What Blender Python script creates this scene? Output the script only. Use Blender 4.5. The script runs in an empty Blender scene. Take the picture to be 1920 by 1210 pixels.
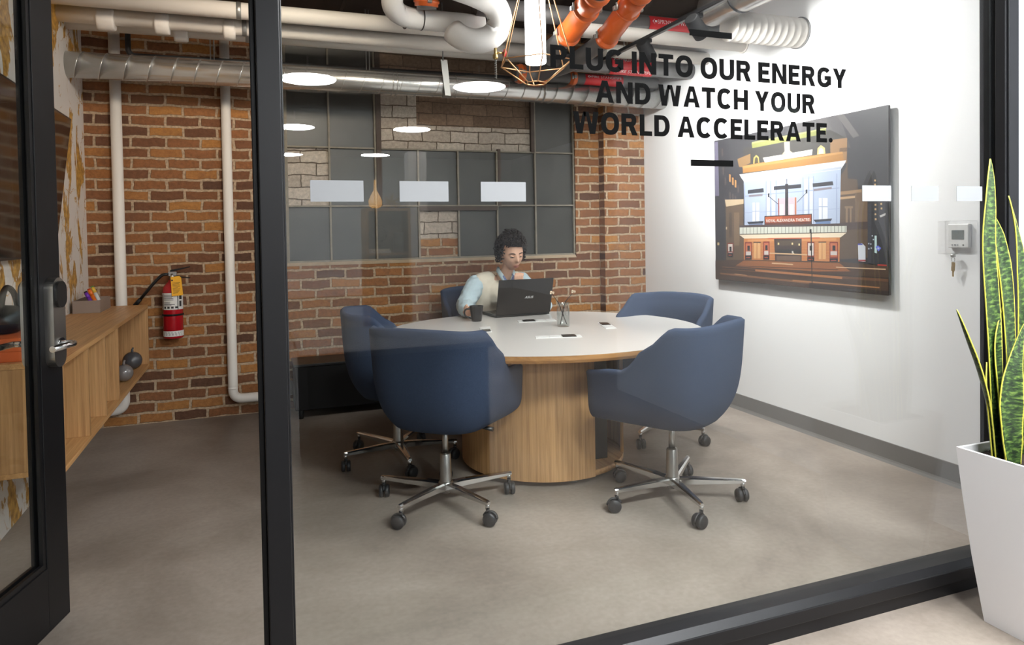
import bpy, bmesh, math, random
from mathutils import Vector, Matrix, noise
S = bpy.context.scene
COL = S.collection
PI = math.pi
V = Vector
# ---------------------------------------------------------------- camera, world, light, exposure
H = 1.32
F, CX, CY = 1279.956, 936.838, 463.887
PITCH, YAW, ROLL = 0.0221076, 0.3471842, -0.0171963
fw = V((math.sin(YAW)*math.cos(PITCH), math.cos(YAW)*math.cos(PITCH), -math.sin(PITCH)))
rt = V((math.cos(YAW), -math.sin(YAW), 0.0)); up = rt.cross(fw)
r2 = rt*math.cos(ROLL)+up*math.sin(ROLL); u2 = up*math.cos(ROLL)-rt*math.sin(ROLL)
cam_d = bpy.data.cameras.new('camera'); cam = bpy.data.objects.new('camera', cam_d); COL.objects.link(cam)
M = Matrix((r2, u2, -fw)).transposed().to_4x4(); M.translation = V((0, 0, H)); cam.matrix_world = M
cam_d.sensor_fit = 'HORIZONTAL'; cam_d.sensor_width = 36.0; cam_d.lens = F/1920*36
cam_d.shift_x = (960-CX)/1920; cam_d.shift_y = (CY-605)/1920
cam_d.clip_start = 0.02; cam_d.clip_end = 100
S.camera = cam
W = bpy.data.worlds.new('world'); S.world = W; W.use_nodes = True
W.node_tree.nodes['Background'].inputs[0].default_value = (0.85, 0.9, 1.0, 1)
W.node_tree.nodes['Background'].inputs[1].default_value = 0.10
S.view_settings.view_transform = 'Standard'; S.view_settings.look = 'None'
S.view_settings.gamma = 1.0; S.view_settings.use_curve_mapping = False
S.view_settings.exposure = -0.05
S.cycles.use_denoising = True
S.cycles.max_bounces = 10; S.cycles.transparent_max_bounces = 16
S.cycles.sample_clamp_indirect = 6.0
S.cycles.caustics_reflective = False; S.cycles.caustics_refractive = False

def lamp(name, kind, loc, power, color=(1, 1, 1), target=None, size=0.5, size_y=None, spot=60, blend=0.5, spread=180):
    d = bpy.data.lights.new(name, kind); o = bpy.data.objects.new(name, d); COL.objects.link(o)
    o.location = loc; d.energy = power; d.color = color
    if kind == 'AREA':
        d.size = size
        d.spread = math.radians(spread)
        if size_y: d.shape = 'RECTANGLE'; d.size_y = size_y
    else:
        d.shadow_soft_size = size
        if kind == 'SPOT': d.spot_size = math.radians(spot); d.spot_blend = blend
    if target is not None:
        o.rotation_euler = (V(target)-V(loc)).to_track_quat('-Z', 'Y').to_euler()
    return o
WARM = (1.0, 0.86, 0.70); NEUT = (1.0, 0.97, 0.94); COOL = (0.93, 0.97, 1.0)
lamp('room_top_fill', 'AREA', (1.85, 2.75, 2.97), 22, NEUT, (1.9, 3.3, 0), 1.1, 0.7, spread=105)  # unseen fill added overhead, stands in for fixtures out of view
lamp('room_left_fill', 'AREA', (0.35, 2.5, 2.90), 11, WARM, (0.0, 5.2, 2.45), 0.5, 0.4, spread=75)  # added unseen fill that brightens the upper brick wall and pipes
lamp('room_back_fill', 'AREA', (2.2, 3.0, 2.97), 22, NEUT, (2.4, 3.6, 0), 0.5, 0.9)  # second overhead fill, added without a visible source

# ---------------------------------------------------------------- materials
def srgb(r, g, b, a=1.0):
    f = lambda c: (c/255/12.92) if c/255 <= 0.04045 else ((c/255+0.055)/1.055)**2.4
    return (f(r), f(g), f(b), a)
def nodes(m):
    m.use_nodes = True; nt = m.node_tree; return nt, nt.nodes, nt.links, nt.nodes['Principled BSDF']
def mat(name, col, rough=0.5, metal=0.0, vary=0.0, vscale=6.0, bump=0.0, bscale=60.0, coat=0.0, spec=0.5, stretch=None):
    m = bpy.data.materials.new(name); nt, N, L, P = nodes(m)
    P.inputs['Base Color'].default_value = col; P.inputs['Roughness'].default_value = rough
    P.inputs['Metallic'].default_value = metal; P.inputs['Coat Weight'].default_value = coat
    P.inputs['Specular IOR Level'].default_value = spec
    tc = N.new('ShaderNodeTexCoord'); mp = N.new('ShaderNodeMapping'); L.new(tc.outputs['Object'], mp.inputs[0])
    if stretch: mp.inputs['Scale'].default_value = stretch
    nz = N.new('ShaderNodeTexNoise'); nz.inputs['Scale'].default_value = vscale; nz.inputs['Detail'].default_value = 6
    L.new(mp.outputs[0], nz.inputs[0])
    mx = N.new('ShaderNodeMix'); mx.data_type = 'RGBA'; mx.blend_type = 'MIX'
    mx.inputs[6].default_value = tuple(c*(1-vary) for c in col[:3])+(1,)
    mx.inputs[7].default_value = tuple(min(1, c*(1+vary)) for c in col[:3])+(1,)
    L.new(nz.outputs['Fac'], mx.inputs[0]); L.new(mx.outputs[2], P.inputs['Base Color'])
    if bump:
        b2 = N.new('ShaderNodeTexNoise'); b2.inputs['Scale'].default_value = bscale; b2.inputs['Detail'].default_value = 4
        L.new(mp.outputs[0], b2.inputs[0])
        bp = N.new('ShaderNodeBump'); bp.inputs['Strength'].default_value = bump; bp.inputs['Distance'].default_value = 0.004
        L.new(b2.outputs['Fac'], bp.inputs['Height']); L.new(bp.outputs[0], P.inputs['Normal'])
    return m
def ramp(N, stops, interp='LINEAR'):
    r = N.new('ShaderNodeValToRGB'); e = r.color_ramp.elements; r.color_ramp.interpolation = interp
    e[0].position, e[0].color = stops[0]; e[1].position, e[1].color = stops[-1]
    for p, c in stops[1:-1]:
        k = e.new(p); k.color = c
    return r
def brick_mat(name, stops, mortar, bw=0.225, rh=0.0755, ms=0.0075, blot=None, bumpd=0.006):
    m = bpy.data.materials.new(name); nt, N, L, P = nodes(m)
    uv = N.new('ShaderNodeUVMap'); uv.uv_map = 'UVMap'
    n0 = N.new('ShaderNodeTexNoise'); n0.inputs['Scale'].default_value = 9; n0.inputs['Detail'].default_value = 5
    L.new(uv.outputs[0], n0.inputs[0])
    sb = N.new('ShaderNodeVectorMath'); sb.operation = 'SUBTRACT'; sb.inputs[1].default_value = (0.5, 0.5, 0.5); L.new(n0.outputs['Color'], sb.inputs[0])
    sc = N.new('ShaderNodeVectorMath'); sc.operation = 'SCALE'; sc.inputs['Scale'].default_value = 0.030; L.new(sb.outputs[0], sc.inputs[0])
    ad = N.new('ShaderNodeVectorMath'); ad.operation = 'ADD'; L.new(uv.outputs[0], ad.inputs[0]); L.new(sc.outputs[0], ad.inputs[1])
    bk = N.new('ShaderNodeTexBrick'); L.new(ad.outputs[0], bk.inputs[0])
    bk.inputs['Color1'].default_value = (0, 0, 0, 1); bk.inputs['Color2'].default_value = (1, 1, 1, 1); bk.inputs['Mortar'].default_value = (0.5, 0.5, 0.5, 1)
    bk.inputs['Scale'].default_value = 1; bk.inputs['Brick Width'].default_value = bw; bk.inputs['Row Height'].default_value = rh
    bk.inputs['Mortar Size'].default_value = ms; bk.inputs['Mortar Smooth'].default_value = 0.35
    rp = ramp(N, stops); L.new(bk.outputs['Color'], rp.inputs[0])
    n1 = N.new('ShaderNodeTexNoise'); n1.inputs['Scale'].default_value = 38; n1.inputs['Detail'].default_value = 7; n1.inputs['Roughness'].default_value = 0.7
    L.new(uv.outputs[0], n1.inputs[0])
    mg = N.new('ShaderNodeMapRange'); mg.inputs[1].default_value = 0.25; mg.inputs[2].default_value = 0.75; mg.inputs[3].default_value = 0.62; mg.inputs[4].default_value = 1.3; L.new(n1.outputs['Fac'], mg.inputs[0])
    mu = N.new('ShaderNodeVectorMath'); mu.operation = 'SCALE'; L.new(rp.outputs[0], mu.inputs[0]); L.new(mg.outputs[0], mu.inputs['Scale'])
    col = mu.outputs[0]
    if blot:
        n2 = N.new('ShaderNodeTexNoise'); n2.inputs['Scale'].default_value = 5.5; n2.inputs['Detail'].default_value = 8; n2.inputs['Roughness'].default_value = 0.65; L.new(uv.outputs[0], n2.inputs[0])
        r2_ = ramp(N, [(0.56, (0, 0, 0, 1)), (0.74, (0.75, 0.75, 0.75, 1))]); L.new(n2.outputs['Fac'], r2_.inputs[0])
        mb = N.new('ShaderNodeMix'); mb.data_type = 'RGBA'; L.new(r2_.outputs[0], mb.inputs[0]); L.new(col, mb.inputs[6]); mb.inputs[7].default_value = blot
        col = mb.outputs[2]
    nm = N.new('ShaderNodeTexNoise'); nm.inputs['Scale'].default_value = 60; nm.inputs['Detail'].default_value = 5; L.new(uv.outputs[0], nm.inputs[0])
    rm = ramp(N, [(0.3, tuple(c*0.55 for c in mortar[:3])+(1,)), (0.62, mortar)]); L.new(nm.outputs['Fac'], rm.inputs[0])
    mm = N.new('ShaderNodeMix'); mm.data_type = 'RGBA'; L.new(bk.outputs['Fac'], mm.inputs[0]); L.new(col, mm.inputs[6]); L.new(rm.outputs[0], mm.inputs[7])
    L.new(mm.outputs[2], P.inputs['Base Color']); P.inputs['Roughness'].default_value = 0.88; P.inputs['Specular IOR Level'].default_value = 0.25
    iv = N.new('ShaderNodeMath'); iv.operation = 'MULTIPLY_ADD'; iv.inputs[1].default_value = -1.0; L.new(bk.outputs['Fac'], iv.inputs[0]); 
    nv = N.new('ShaderNodeMath'); nv.operation = 'MULTIPLY'; nv.inputs[1].default_value = 0.8; L.new(n1.outputs['Fac'], nv.inputs[0]); L.new(nv.outputs[0], iv.inputs[2])
    bp = N.new('ShaderNodeBump'); bp.inputs['Strength'].default_value = 0.9; bp.inputs['Distance'].default_value = bumpd
    L.new(iv.outputs[0], bp.inputs['Height']); L.new(bp.outputs[0], P.inputs['Normal'])
    return m
def wood_mat(name, c_dark, c_light, axis='Z', rough=0.45, scale=1.0):
    m = bpy.data.materials.new(name); nt, N, L, P = nodes(m)
    tc = N.new('ShaderNodeTexCoord'); mp = N.new('ShaderNodeMapping'); L.new(tc.outputs['Object'], mp.inputs[0])
    s = {'X': (1.6, 60, 60), 'Y': (60, 1.6, 60), 'Z': (60, 60, 1.6)}[axis]
    mp.inputs['Scale'].default_value = tuple(k*scale for k in s)
    n1 = N.new('ShaderNodeTexNoise'); n1.inputs['Scale'].default_value = 1.0; n1.inputs['Detail'].default_value = 7; n1.inputs['Roughness'].default_value = 0.65; n1.inputs['Distortion'].default_value = 0.6
    L.new(mp.outputs[0], n1.inputs[0])
    rp = ramp(N, [(0.28, c_dark), (0.46, tuple((a+b)/2 for a, b in zip(c_dark, c_light))), (0.62, c_light)]); L.new(n1.outputs['Fac'], rp.inputs[0])
    L.new(rp.outputs[0], P.inputs['Base Color']); P.inputs['Roughness'].default_value = rough
    bp = N.new('ShaderNodeBump'); bp.inputs['Strength'].default_value = 0.15; bp.inputs['Distance'].default_value = 0.002; L.new(n1.outputs['Fac'], bp.inputs['Height']); L.new(bp.outputs[0], P.inputs['Normal'])
    return m
def emit_mat(name, col, strength):
    m = bpy.data.materials.new(name); nt, N, L, P = nodes(m)
    P.inputs['Base Color'].default_value = (0.8, 0.8, 0.8, 1); P.inputs['Emission Color'].default_value = col; P.inputs['Emission Strength'].default_value = strength
    return m
def glass_mat(name, tint=(0.97, 0.985, 0.98, 1), r0=0.045, rough=0.0):
    m = bpy.data.materials.new(name); m.use_nodes = True; nt = m.node_tree; N = nt.nodes; L = nt.links
    N.remove(N['Principled BSDF']); out = N['Material Output']
    lw = N.new('ShaderNodeLayerWeight'); lw.inputs['Blend'].default_value = 0.5
    pw = N.new('ShaderNodeMath'); pw.operation = 'POWER'; pw.inputs[1].default_value = 5; L.new(lw.outputs['Facing'], pw.inputs[0])
    ma = N.new('ShaderNodeMath'); ma.operation = 'MULTIPLY_ADD'; ma.inputs[1].default_value = 1-r0; ma.inputs[2].default_value = r0; L.new(pw.outputs[0], ma.inputs[0])
    tr = N.new('ShaderNodeBsdfTransparent'); tr.inputs[0].default_value = tint
    gl = N.new('ShaderNodeBsdfGlossy'); gl.inputs['Roughness'].default_value = rough
    mx = N.new('ShaderNodeMixShader'); L.new(ma.outputs[0], mx.inputs[0]); L.new(tr.outputs[0], mx.inputs[1]); L.new(gl.outputs[0], mx.inputs[2]); L.new(mx.outputs[0], out.inputs[0])
    return m
def floor_mat(name, c0, c1, c2, rough=0.42):
    m = bpy.data.materials.new(name); nt, N, L, P = nodes(m)
    uv = N.new('ShaderNodeUVMap'); uv.uv_map = 'UVMap'
    a = N.new('ShaderNodeTexNoise'); a.inputs['Scale'].default_value = 1.1; a.inputs['Detail'].default_value = 9; a.inputs['Roughness'].default_value = 0.62; a.inputs['Distortion'].default_value = 0.4; L.new(uv.outputs[0], a.inputs[0])
    rp = ramp(N, [(0.30, c0), (0.5, c1), (0.70, c2)]); L.new(a.outputs['Fac'], rp.inputs[0])
    mp = N.new('ShaderNodeMapping'); mp.inputs['Scale'].default_value = (3, 16, 1); mp.inputs['Rotation'].default_value = (0, 0, 0.35); L.new(uv.outputs[0], mp.inputs[0])
    b = N.new('ShaderNodeTexNoise'); b.inputs['Scale'].default_value = 1.0; b.inputs['Detail'].default_value = 8; b.inputs['Roughness'].default_value = 0.75; L.new(mp.outputs[0], b.inputs[0])
    rb = ramp(N, [(0.66, (0, 0, 0, 1)), (0.78, (1, 1, 1, 1))]); L.new(b.outputs['Fac'], rb.inputs[0])
    c = N.new('ShaderNodeTexNoise'); c.inputs['Scale'].default_value = 45; c.inputs['Detail'].default_value = 5; L.new(uv.outputs[0], c.inputs[0])
    mr = N.new('ShaderNodeMapRange'); mr.inputs[1].default_value = 0.3; mr.inputs[2].default_value = 0.7; mr.inputs[3].default_value = 0.92; mr.inputs[4].default_value = 1.08; L.new(c.outputs['Fac'], mr.inputs[0])
    sc = N.new('ShaderNodeVectorMath'); sc.operation = 'SCALE'; L.new(rp.outputs[0], sc.inputs[0]); L.new(mr.outputs[0], sc.inputs['Scale'])
    mx = N.new('ShaderNodeMix'); mx.data_type = 'RGBA'; mu = N.new('ShaderNodeMath'); mu.operation = 'MULTIPLY'; mu.inputs[1].default_value = 0.35; L.new(rb.outputs[0], mu.inputs[0]); L.new(mu.outputs[0], mx.inputs[0])
    L.new(sc.outputs[0], mx.inputs[6]); mx.inputs[7].default_value = tuple(min(1, k*1.7) for k in c2[:3])+(1,)
    fk = N.new('ShaderNodeTexNoise'); fk.inputs['Scale'].default_value = 7; fk.inputs['Detail'].default_value = 7; fk.inputs['Roughness'].default_value = 0.75; L.new(uv.outputs[0], fk.inputs[0])
    fr = ramp(N, [(0.735, (0, 0, 0, 1)), (0.765, (0.6, 0.6, 0.6, 1))]); L.new(fk.outputs['Fac'], fr.inputs[0])
    fm = N.new('ShaderNodeMix'); fm.data_type = 'RGBA'; L.new(fr.outputs[0], fm.inputs[0]); L.new(mx.outputs[2], fm.inputs[6]); fm.inputs[7].default_value = srgb(212, 206, 198)
    L.new(fm.outputs[2], P.inputs['Base Color'])
    rr = N.new('ShaderNodeMapRange'); rr.inputs[3].default_value = rough-0.08; rr.inputs[4].default_value = rough+0.16; L.new(a.outputs['Fac'], rr.inputs[0]); L.new(rr.outputs[0], P.inputs['Roughness'])
    P.inputs['Specular IOR Level'].default_value = 0.4
    bp = N.new('ShaderNodeBump'); bp.inputs['Strength'].default_value = 0.05; bp.inputs['Distance'].default_value = 0.003; L.new(b.outputs['Fac'], bp.inputs['Height']); L.new(bp.outputs[0], P.inputs['Normal'])
    return m
def marble_mat():
    m = bpy.data.materials.new('white_gold_wallpaper'); nt, N, L, P = nodes(m)
    uv = N.new('ShaderNodeUVMap'); uv.uv_map = 'UVMap'
    mp = N.new('ShaderNodeMapping'); mp.inputs['Scale'].default_value = (3.4, 1.5, 1); mp.inputs['Location'].default_value = (0.35, 0.2, 0); L.new(uv.outputs[0], mp.inputs[0])
    a = N.new('ShaderNodeTexNoise'); a.inputs['Scale'].default_value = 1.3; a.inputs['Detail'].default_value = 9; a.inputs['Roughness'].default_value = 0.62; a.inputs['Distortion'].default_value = 0.5; L.new(mp.outputs[0], a.inputs[0])
    ra = ramp(N, [(0.535, (0, 0, 0, 1)), (0.543, (1, 1, 1, 1))]); L.new(a.outputs['Fac'], ra.inputs[0])
    d = N.new('ShaderNodeTexNoise'); d.inputs['Scale'].default_value = 4; d.inputs['Detail'].default_value = 6; L.new(uv.outputs[0], d.inputs[0])
    sc = N.new('ShaderNodeVectorMath'); sc.operation = 'SCALE'; sc.inputs['Scale'].default_value = 0.35; L.new(d.outputs['Color'], sc.inputs[0])
    ad = N.new('ShaderNodeVectorMath'); ad.operation = 'ADD'; L.new(uv.outputs[0], ad.inputs[0]); L.new(sc.outputs[0], ad.inputs[1])
    vo = N.new('ShaderNodeTexVoronoi'); vo.feature = 'DISTANCE_TO_EDGE'; vo.inputs['Scale'].default_value = 3.2; L.new(ad.outputs[0], vo.inputs[0])
    rv = ramp(N, [(0.004, (1, 1, 1, 1)), (0.012, (0, 0, 0, 1))]); L.new(vo.outputs['Distance'], rv.inputs[0])
    gm = ramp(N, [(0.44, (0, 0, 0, 1)), (0.5, (1, 1, 1, 1))]); L.new(d.outputs['Fac'], gm.inputs[0])
    mu = N.new('ShaderNodeMath'); mu.operation = 'MULTIPLY'; L.new(rv.outputs[0], mu.inputs[0]); L.new(gm.outputs[0], mu.inputs[1])
    mxm = N.new('ShaderNodeMath'); mxm.operation = 'MAXIMUM'; L.new(ra.outputs[0], mxm.inputs[0]); L.new(mu.outputs[0], mxm.inputs[1])
    gn = N.new('ShaderNodeTexNoise'); gn.inputs['Scale'].default_value = 26; gn.inputs['Detail'].default_value = 6; L.new(uv.outputs[0], gn.inputs[0])
    gr = ramp(N, [(0.35, srgb(150, 105, 35)), (0.65, srgb(222, 172, 82))]); L.new(gn.outputs['Fac'], gr.inputs[0])
    mx = N.new('ShaderNodeMix'); mx.data_type = 'RGBA'; L.new(mxm.outputs[0], mx.inputs[0]); mx.inputs[6].default_value = srgb(238, 232, 224); L.new(gr.outputs[0], mx.inputs[7])
    L.new(mx.outputs[2], P.inputs['Base Color']); P.inputs['Roughness'].default_value = 0.45
    return m
def leaf_mat():
    m = bpy.data.materials.new('variegated_leaf'); nt, N, L, P = nodes(m)
    uv = N.new('ShaderNodeUVMap'); uv.uv_map = 'UVMap'; sp = N.new('ShaderNodeSeparateXYZ'); L.new(uv.outputs[0], sp.inputs[0])
    mp = N.new('ShaderNodeMapping'); mp.inputs['Scale'].default_value = (2.6, 105, 1); L.new(uv.outputs[0], mp.inputs[0])
    n = N.new('ShaderNodeTexNoise'); n.inputs['Scale'].default_value = 1.0; n.inputs['Detail'].default_value = 5; n.inputs['Roughness'].default_value = 0.6; n.inputs['Distortion'].default_value = 0.35; L.new(mp.outputs[0], n.inputs[0])
    rp = ramp(N, [(0.40, srgb(24, 40, 22)), (0.52, srgb(54, 80, 38)), (0.66, srgb(112, 140, 64))]); L.new(n.outputs['Fac'], rp.inputs[0])
    s = N.new('ShaderNodeMath'); s.operation = 'SUBTRACT'; s.inputs[1].default_value = 0.5; L.new(sp.outputs[0], s.inputs[0])
    ab = N.new('ShaderNodeMath'); ab.operation = 'ABSOLUTE'; L.new(s.outputs[0], ab.inputs[0])
    wn = N.new('ShaderNodeMath'); wn.operation = 'MULTIPLY_ADD'; wn.inputs[1].default_value = 0.08; L.new(n.outputs['Fac'], wn.inputs[0]); L.new(ab.outputs[0], wn.inputs[2])
    re = ramp(N, [(0.490, (0, 0, 0, 1)), (0.508, (1, 1, 1, 1))]); L.new(wn.outputs[0], re.inputs[0])
    mx = N.new('ShaderNodeMix'); mx.data_type = 'RGBA'; L.new(re.outputs[0], mx.inputs[0]); L.new(rp.outputs[0], mx.inputs[6]); mx.inputs[7].default_value = srgb(214, 208, 84)
    L.new(mx.outputs[2], P.inputs['Base Color']); P.inputs['Roughness'].default_value = 0.38
    return m

MT = {}
MT['brick'] = brick_mat('old_red_brick', [(0.0, srgb(88, 63, 50)), (0.2, srgb(116, 78, 55)), (0.5, srgb(138, 92, 60)), (0.8, srgb(152, 102, 62)), (1.0, srgb(172, 120, 66))], srgb(190, 164, 136), ms=0.0108, blot=srgb(104, 72, 56))
MT['brick_paint'] = brick_mat('painted_brick', [(0.0, srgb(176, 162, 148)), (1.0, srgb(202, 190, 176))], srgb(112, 98, 84), rh=0.094, bw=0.24, ms=0.005, bumpd=0.009)
MT['brick_tan'] = brick_mat('tan_brick', [(0.0, srgb(112, 92, 76)), (1.0, srgb(140, 116, 96))], srgb(104, 88, 74), rh=0.092, bw=0.235, ms=0.004, bumpd=0.009)
MT['floor'] = floor_mat('polished_concrete', srgb(112, 101, 92), srgb(141, 130, 120), srgb(162, 151, 141))
MT['wall_white'] = mat('white_paint', srgb(236, 236, 236), 0.7, vary=0.015, vscale=1.5, bump=0.04, bscale=220)
MT['wall_cool'] = mat('cool_white_paint', srgb(226, 230, 236), 0.7, vary=0.01)
MT['wall_grey'] = mat('pale_blue_grey_paint', srgb(176, 182, 192), 0.7, vary=0.01)
MT['ceiling'] = mat('dark_timber_ceiling', srgb(62, 50, 43), 0.85, vary=0.45, vscale=3, stretch=(8, 1, 8), bump=0.2)
MT['baseboard'] = mat('grey_vinyl_base', srgb(116, 113, 110), 0.55, vary=0.03)
MT['marble'] = marble_mat()
MT['black_frame'] = mat('black_powder_coat', srgb(19, 19, 21), 0.4, vary=0.06, spec=0.35)
MT['black_matte'] = mat('matte_black', srgb(15, 15, 16), 0.6, vary=0.1, spec=0.3)
MT['vinyl'] = mat('black_vinyl', srgb(7, 7, 7), 0.8, spec=0.05)
MT['frost'] = mat('frosted_vinyl', srgb(150, 152, 154), 0.75, vary=0.01)
MT['glass'] = glass_mat('clear_pane', r0=0.032)
MT['jar_glass'] = glass_mat('jar_glass', (0.93, 0.95, 0.95, 1), 0.10)
MT['pipe_white'] = mat('white_pipe_paint', srgb(234, 228, 220), 0.55, vary=0.04, vscale=5, bump=0.05, bscale=30)
MT['insul'] = mat('white_insulation_jacket', srgb(232, 230, 228), 0.35, vary=0.02, bump=0.04, bscale=14)
MT['galv'] = mat('galvanised_duct', srgb(214, 213, 210), 0.25, 0.85, vary=0.10, vscale=7, bump=0.02, bscale=7, stretch=(0.6, 3, 3))
MT['steel_dark'] = mat('dark_grey_pipe', srgb(98, 96, 96), 0.42, vary=0.12, vscale=6)
MT['conduit'] = mat('black_conduit', srgb(44, 43, 44), 0.5, vary=0.1)
MT['strap'] = mat('zinc_strap', srgb(160, 160, 156), 0.4, 0.7, vary=0.1)
MT['orange'] = mat('orange_coupling', srgb(212, 98, 38), 0.32, vary=0.07, vscale=9, coat=0.2)
MT['red_sign'] = mat('red_pipe_marker', srgb(205, 28, 38), 0.4)
MT['white_ink'] = mat('white_ink', srgb(240, 240, 240), 0.6)
MT['copper'] = mat('rose_gold_wire', srgb(226, 176, 128), 0.32, 0.6)
MT['tube'] = emit_mat('glowing_tube', (1.0, 0.97, 0.94, 1), 16)
MT['disc'] = emit_mat('glowing_disc', (0.96, 0.985, 1.0, 1), 150)
MT['steel_window'] = mat('weathered_steel', srgb(134, 126, 112), 0.7, vary=0.45, vscale=28, bump=0.3, bscale=90)
MT['steel_window_dark'] = mat('rusty_dark_steel', srgb(74, 62, 54), 0.75, vary=0.35, vscale=22, bump=0.3, bscale=70)
MT['pane'] = mat('dirty_painted_pane', srgb(52, 51, 46), 0.42, vary=0.6, vscale=5.5, bump=0.03, bscale=16, spec=0.6)
MT['mortar'] = mat('mortar_sill', srgb(172, 152, 128), 0.9, vary=0.25, vscale=16, bump=0.6, bscale=40)
MT['fabric'] = mat('navy_weave', srgb(56, 67, 88), 0.95, vary=0.16, vscale=150, bump=0.35, bscale=420, spec=0.15)
MT['chrome'] = mat('polished_aluminium', srgb(214, 214, 214), 0.16, 1.0)
MT['chrome_sat'] = mat('satin_steel', srgb(178, 176, 172), 0.3, 1.0)
MT['caster'] = mat('black_nylon', srgb(40, 40, 42), 0.45)
MT['caster_grey'] = mat('grey_rubber_tread', srgb(96, 96, 98), 0.6)
MT['laminate'] = mat('white_laminate', srgb(214, 211, 207), 0.24, vary=0.01, spec=0.5)
MT['oak_v'] = wood_mat('oak_vertical', srgb(150, 108, 66), srgb(196, 152, 102), 'Z')
MT['oak_y'] = wood_mat('oak_lengthwise', srgb(166, 118, 70), srgb(206, 160, 106), 'Y')
MT['oak_edge'] = wood_mat('oak_edge', srgb(160, 108, 58), srgb(204, 150, 92), 'X', scale=0.5)
MT['black_plastic'] = mat('black_plastic', srgb(24, 24, 25), 0.3)
MT['laptop'] = mat('brushed_dark_lid', srgb(44, 41, 39), 0.3, 0.3, vary=0.1, vscale=4)
MT['silver_ink'] = mat('silver_logo', srgb(215, 215, 215), 0.35, 0.4)
MT['mug'] = mat('matte_black_glaze', srgb(28, 28, 30), 0.35)
MT['red_ext'] = mat('red_enamel', srgb(170, 18, 30), 0.25, coat=0.4)
MT['label'] = mat('paper_label', srgb(226, 224, 220), 0.6)
MT['label_ink'] = mat('label_ink', srgb(46, 44, 44), 0.7)
MT['tag'] = mat('yellow_tag', srgb(244, 178, 34), 0.6)
MT['tray'] = mat('taupe_leatherette', srgb(142, 124, 112), 0.7, vary=0.05)
MT['sphere_g'] = mat('grey_glaze', srgb(118, 114, 112), 0.12, coat=0.6)
MT['sphere_b'] = mat('dark_grey_glaze', srgb(72, 74, 78), 0.12, coat=0.6)
MT['screen'] = mat('black_screen', srgb(22, 20, 19), 0.08, spec=0.7)
MT['skin'] = mat('skin', srgb(234, 186, 158), 0.55, vary=0.05, vscale=14)
MT['lips'] = mat('lips', srgb(160, 96, 84), 0.5)
MT['hair'] = mat('dark_brown_hair', srgb(32, 22, 18), 0.75, vary=0.35, vscale=30)
MT['eye_white'] = mat('eye_white', srgb(226, 220, 214), 0.3)
MT['iris'] = mat('dark_iris', srgb(40, 28, 22), 0.2)
MT['shirt'] = mat('pale_blue_cotton', srgb(204, 224, 232), 0.9, vary=0.05, vscale=12, bump=0.15, bscale=24)
MT['vest'] = mat('cream_knit', srgb(246, 234, 214), 0.95, vary=0.05, vscale=60, bump=0.3, bscale=200)
MT['scarf'] = mat('blue_white_stripe', srgb(120, 132, 176), 0.85, vary=0.5, vscale=60)
MT['trouser'] = mat('dark_denim', srgb(44, 48, 60), 0.9, vary=0.1)
MT['shoe'] = mat('black_leather', srgb(26, 24, 24), 0.4)
MT['planter'] = mat('white_fibreglass', srgb(246, 246, 248), 0.42)
MT['soil'] = mat('dark_soil', srgb(52, 40, 34), 0.95, vary=0.5, vscale=70, bump=1.0, bscale=90)
MT['leaf'] = leaf_mat()
MT['plastic_white'] = mat('white_plastic', srgb(226, 226, 224), 0.4)
MT['clear_box'] = glass_mat('clear_guard', (0.985, 0.985, 0.985, 1), 0.03)
MT['lcd'] = mat('lcd_grey', srgb(112, 118, 116), 0.25)
MT['brass'] = mat('brass', srgb(196, 168, 112), 0.3, 0.9)
MT['canvas_edge'] = mat('canvas_edge', srgb(62, 58, 58), 0.6)
MT['orange_box'] = mat('orange_board', srgb(198, 92, 34), 0.6, vary=0.06)
MT['vase_orange'] = mat('amber_glass', srgb(226, 152, 40), 0.2, coat=0.5)
MT['vase_glow'] = emit_mat('glowing_vase', (1.0, 0.50, 0.10, 1), 5)  # glow put into the colour of the mirrored amber vase
MT['stick'] = mat('dark_stem', srgb(34, 28, 26), 0.7)
MT['flower'] = mat('dried_cream_flower', srgb(226, 204, 178), 0.8)
MT['purple'] = mat('purple_marker', srgb(112, 48, 168), 0.4)
MT['orange_m'] = mat('orange_marker', srgb(236, 116, 34), 0.4)
MT['red_m'] = mat('red_marker', srgb(186, 52, 34), 0.4)
MT['green_m'] = mat('green_marker', srgb(92, 140, 70), 0.4)
MT['yellow_m'] = mat('yellow_marker', srgb(232, 190, 70), 0.4)

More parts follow.
